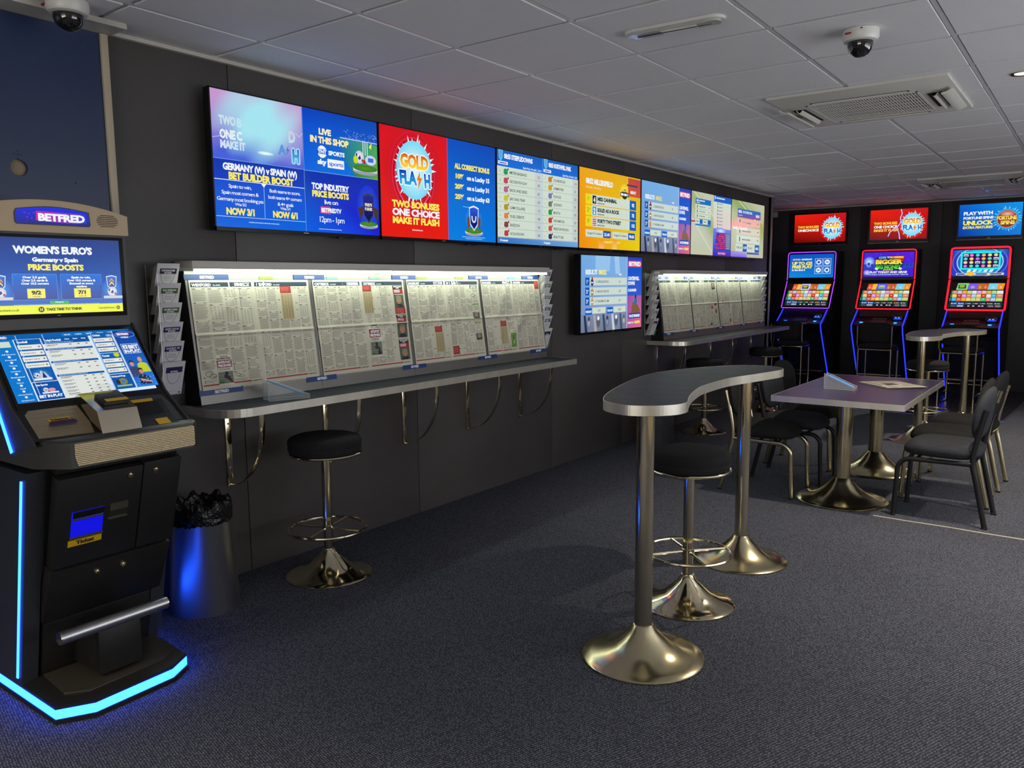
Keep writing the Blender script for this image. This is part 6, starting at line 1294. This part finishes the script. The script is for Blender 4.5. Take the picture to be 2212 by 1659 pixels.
part('reader_cavity', MB().box(0, .001, 1.448, 1.545, .012, .070, M=MR), 'dark_gap', k); part('reader_label', MB().box(.001, .002, 1.434, 1.535, .0795, .0895, M=MR) if False else MB().box(.0, .0015, 1.430, 1.530, .072, .086, M=MR), 'yellow', k, 'yellow strip')
part('reader_tab', MB().prism([(.738, .959), (.712, .974), (.712, .9765), (.738, .9615)], 'y', 'y', 1.49, 1.535), 'yellow', k)
# upper display with arched crown
part('display_case', MB().prism([(.14, 1.298), (.372, 1.298), (.372, 1.640), (.14, 1.640)], 'y', 'y', 1.076, 1.604), 'kiosk_grey', k)
part('display_bezel', MB().box(.371, .378, 1.090, 1.592, 1.335, 1.628, bev=.001), 'tv_black', k)
def s_euro(cv):
    cv.rectc(0, 0, 100, 56, rgb(20, 50, 130), rgb(10, 100, 205), rgb(10, 96, 200), rgb(24, 54, 130)); cv.rect(0, 49.5, 100, 6.5, rgb(232, 240, 10)); cv.rectc(0, 42, 100, 6.8, rgb(8, 84, 180), rgb(8, 90, 190), rgb(8, 90, 190), rgb(8, 84, 180))
    cv.text("WOMEN'S EURO'S", 50, 11.4, 5.2, 56, WH, al='c'); cv.text('Germany v Spain', 50.6, 17.4, 3.0, 33, WH, al='c'); cv.text('PRICE BOOSTS', 50.8, 23.6, 4.2, 40, YL, al='c')
    for x, L_, pr, wz in ((19.5, ['Over 2.5 goals,', 'Over 2.5 cards &', 'Over 10.5 corners'], '9/2', 'WAS 4/1'), (53, ['Spain to win,', 'Over 10.5 corners &', 'Bonmati to score', 'anytime'], '7/1', 'WAS 13/2')):
        cv.rectc(x, 26.5, 31, 19.2, rgb(20, 110, 215), rgb(14, 50, 140), rgb(14, 50, 140), rgb(20, 110, 215))
        for a in ((x, 26.5, 31, .25), (x, 45.5, 31, .25), (x, 26.5, .25, 19.2), (x+30.8, 26.5, .25, 19.2)): cv.rect(*a, rgb(90, 160, 235))
        for i, l in enumerate(L_): cv.text(l, x+15.4, 29.7+2.3*i, 1.55, len(l)*1.12, WH, al='c')
        cv.rect(x+9.5, 37.4, 12.5, 7, YL); cv.text(pr, x+15.7, 41.6, 2.7, 6.6, rgb(30, 40, 40), al='c'); cv.text(wz, x+15.7, 43.7, 1, 5.6, rgb(60, 60, 40), False, al='c')
    for x in (11, 92): cv.ell(x, 38, 9, 9, rgb(50, 150, 235), rgb(12, 80, 178)); cv.rect(x-7, 43.4, 15, 2.1, rgb(200, 205, 205)); shield(cv, x, 33, 7.5, 10, rgb(20, 60, 160), rgb(30, 120, 225), WH); [cv.poly([(x-2, 33.5+q), (x, 31.2+q), (x+2, 33.5+q), (x+2, 34.8+q), (x, 32.6+q), (x-2, 34.8+q)], c) for q, c in ((-1.6, rgb(240, 150, 50)), (.9, rgb(250, 220, 80)))]; ball(cv, x, 40, 3.8)
    cv.rect(44, 46.6, 14, 2.1, rgb(20, 180, 90)); smalltext(cv, 48, 47.3, 6, .6, WH); smalltext(cv, 19, 48.95, 62, .42, rgb(170, 200, 235), 4)
    cv.ell(37.5, 52.8, 2.1, 2.1, rgb(30, 34, 20)); cv.rect(36.6, 51.8, .6, 2, YL); cv.rect(37.8, 51.8, .6, 2, YL); cv.text('TAKE TIME TO THINK', 41, 53.7, 1.9, 26, rgb(30, 34, 20)); cv.text('taketimetothink.co.uk', 1, 53.6, 1.7, 21, rgb(70, 74, 30), False); cv.text('GambleAware', 80, 53.5, 1.7, 12.5, rgb(90, 94, 40), False); cv.ell(95.6, 52.8, 1.4, 1.4, rgb(30, 34, 20)); cv.text('18+', 95.6, 53.2, .9, 1.8, YL, al='c')
cv = Cv(100, 56); s_euro(cv); cv.build('display_screen', 'screen', k, (.3785, 1.104, 1.617), (0, .472, 0), (0, 0, -.266), dl=.00004)
part('status_dots', MB().box(.378, .3785, 1.336, 1.340, 1.343, 1.3445).box(.378, .3785, 1.342, 1.346, 1.343, 1.3445), 'white_plastic', k)
def arcz(y): return 1.7495-.0395*((y-1.335)/.27)**2
ay = [1.066+.546*i/20 for i in range(21)]
crn = part('crown', MB().prism([(1.064, 1.636), (1.612, 1.636)]+[(y, arcz(y)) for y in ay[::-1]], 'x', 'x', .345, .386, True), 'kiosk_cream', k, 'cream-gold arched crown')
part('crown_rear', MB().prism([(1.07, 1.636), (1.606, 1.636)]+[(y, arcz(y)-.004) for y in ay[::-1]], 'x', 'x', .15, .346, True), 'kiosk_black', k)
sg = [(1.225, 1.664), (1.462, 1.664), (1.468, 1.670), (1.465, 1.706)]+[(1.465-.24*i/10, 1.712+.012*math.sin(PI*i/10)**1) for i in range(11)]+[(1.219, 1.700), (1.219, 1.670)]
part('sign_surround', MB().prism([(1.342+(y-1.342)*1.03, 1.690+(z-1.690)*1.10) for y, z in sg], 'x', 'x', .3855, .3875), 'tv_black', crn)
cv = Cv(100, 26); 
n_ = len(sg)
cv.poly([((y-1.219)/.249*100, (1.724-z)/.0647*26) for y, z in sg][::-1], BL, [mixc(rgb(10, 40, 230), rgb(8, 20, 120), (1.724-z)/.06) for y, z in sg][::-1])
for q in range(7): cv.ell(12+6*(q % 4)+3*(q//4), 9+6*(q//4)+1.5*(q % 2), 1.2, 1.2, rgb(120, 30, 200), n=8)
cv.poly([(27, 6), (26, 19), (80, 22), (96, 20), (94, 7)], rgb(110, 40, 215), [rgb(190, 30, 150), rgb(190, 30, 130), rgb(60, 50, 210), rgb(20, 50, 190), rgb(40, 50, 220)])
cv.text('BETFRED', 29, 19, 10, 64, WH); cv.build('sign_face', 'screen', crn, (.3877, 1.219, 1.724), (0, .249, 0), (0, 0, -.0647), dl=.00008)
for yc in (1.13, 1.535):
    mb = MB()
    for i in range(7):
        z = 1.667+.0066*i; hw = .040*math.sqrt(max(.05, 1-((i-3)/3.9)**2)); mb.box(.3855, .3866, yc-hw, yc+hw, z-.0012, z+.0012)
    part('speaker_slots', mb, 'dark_gap', crn)
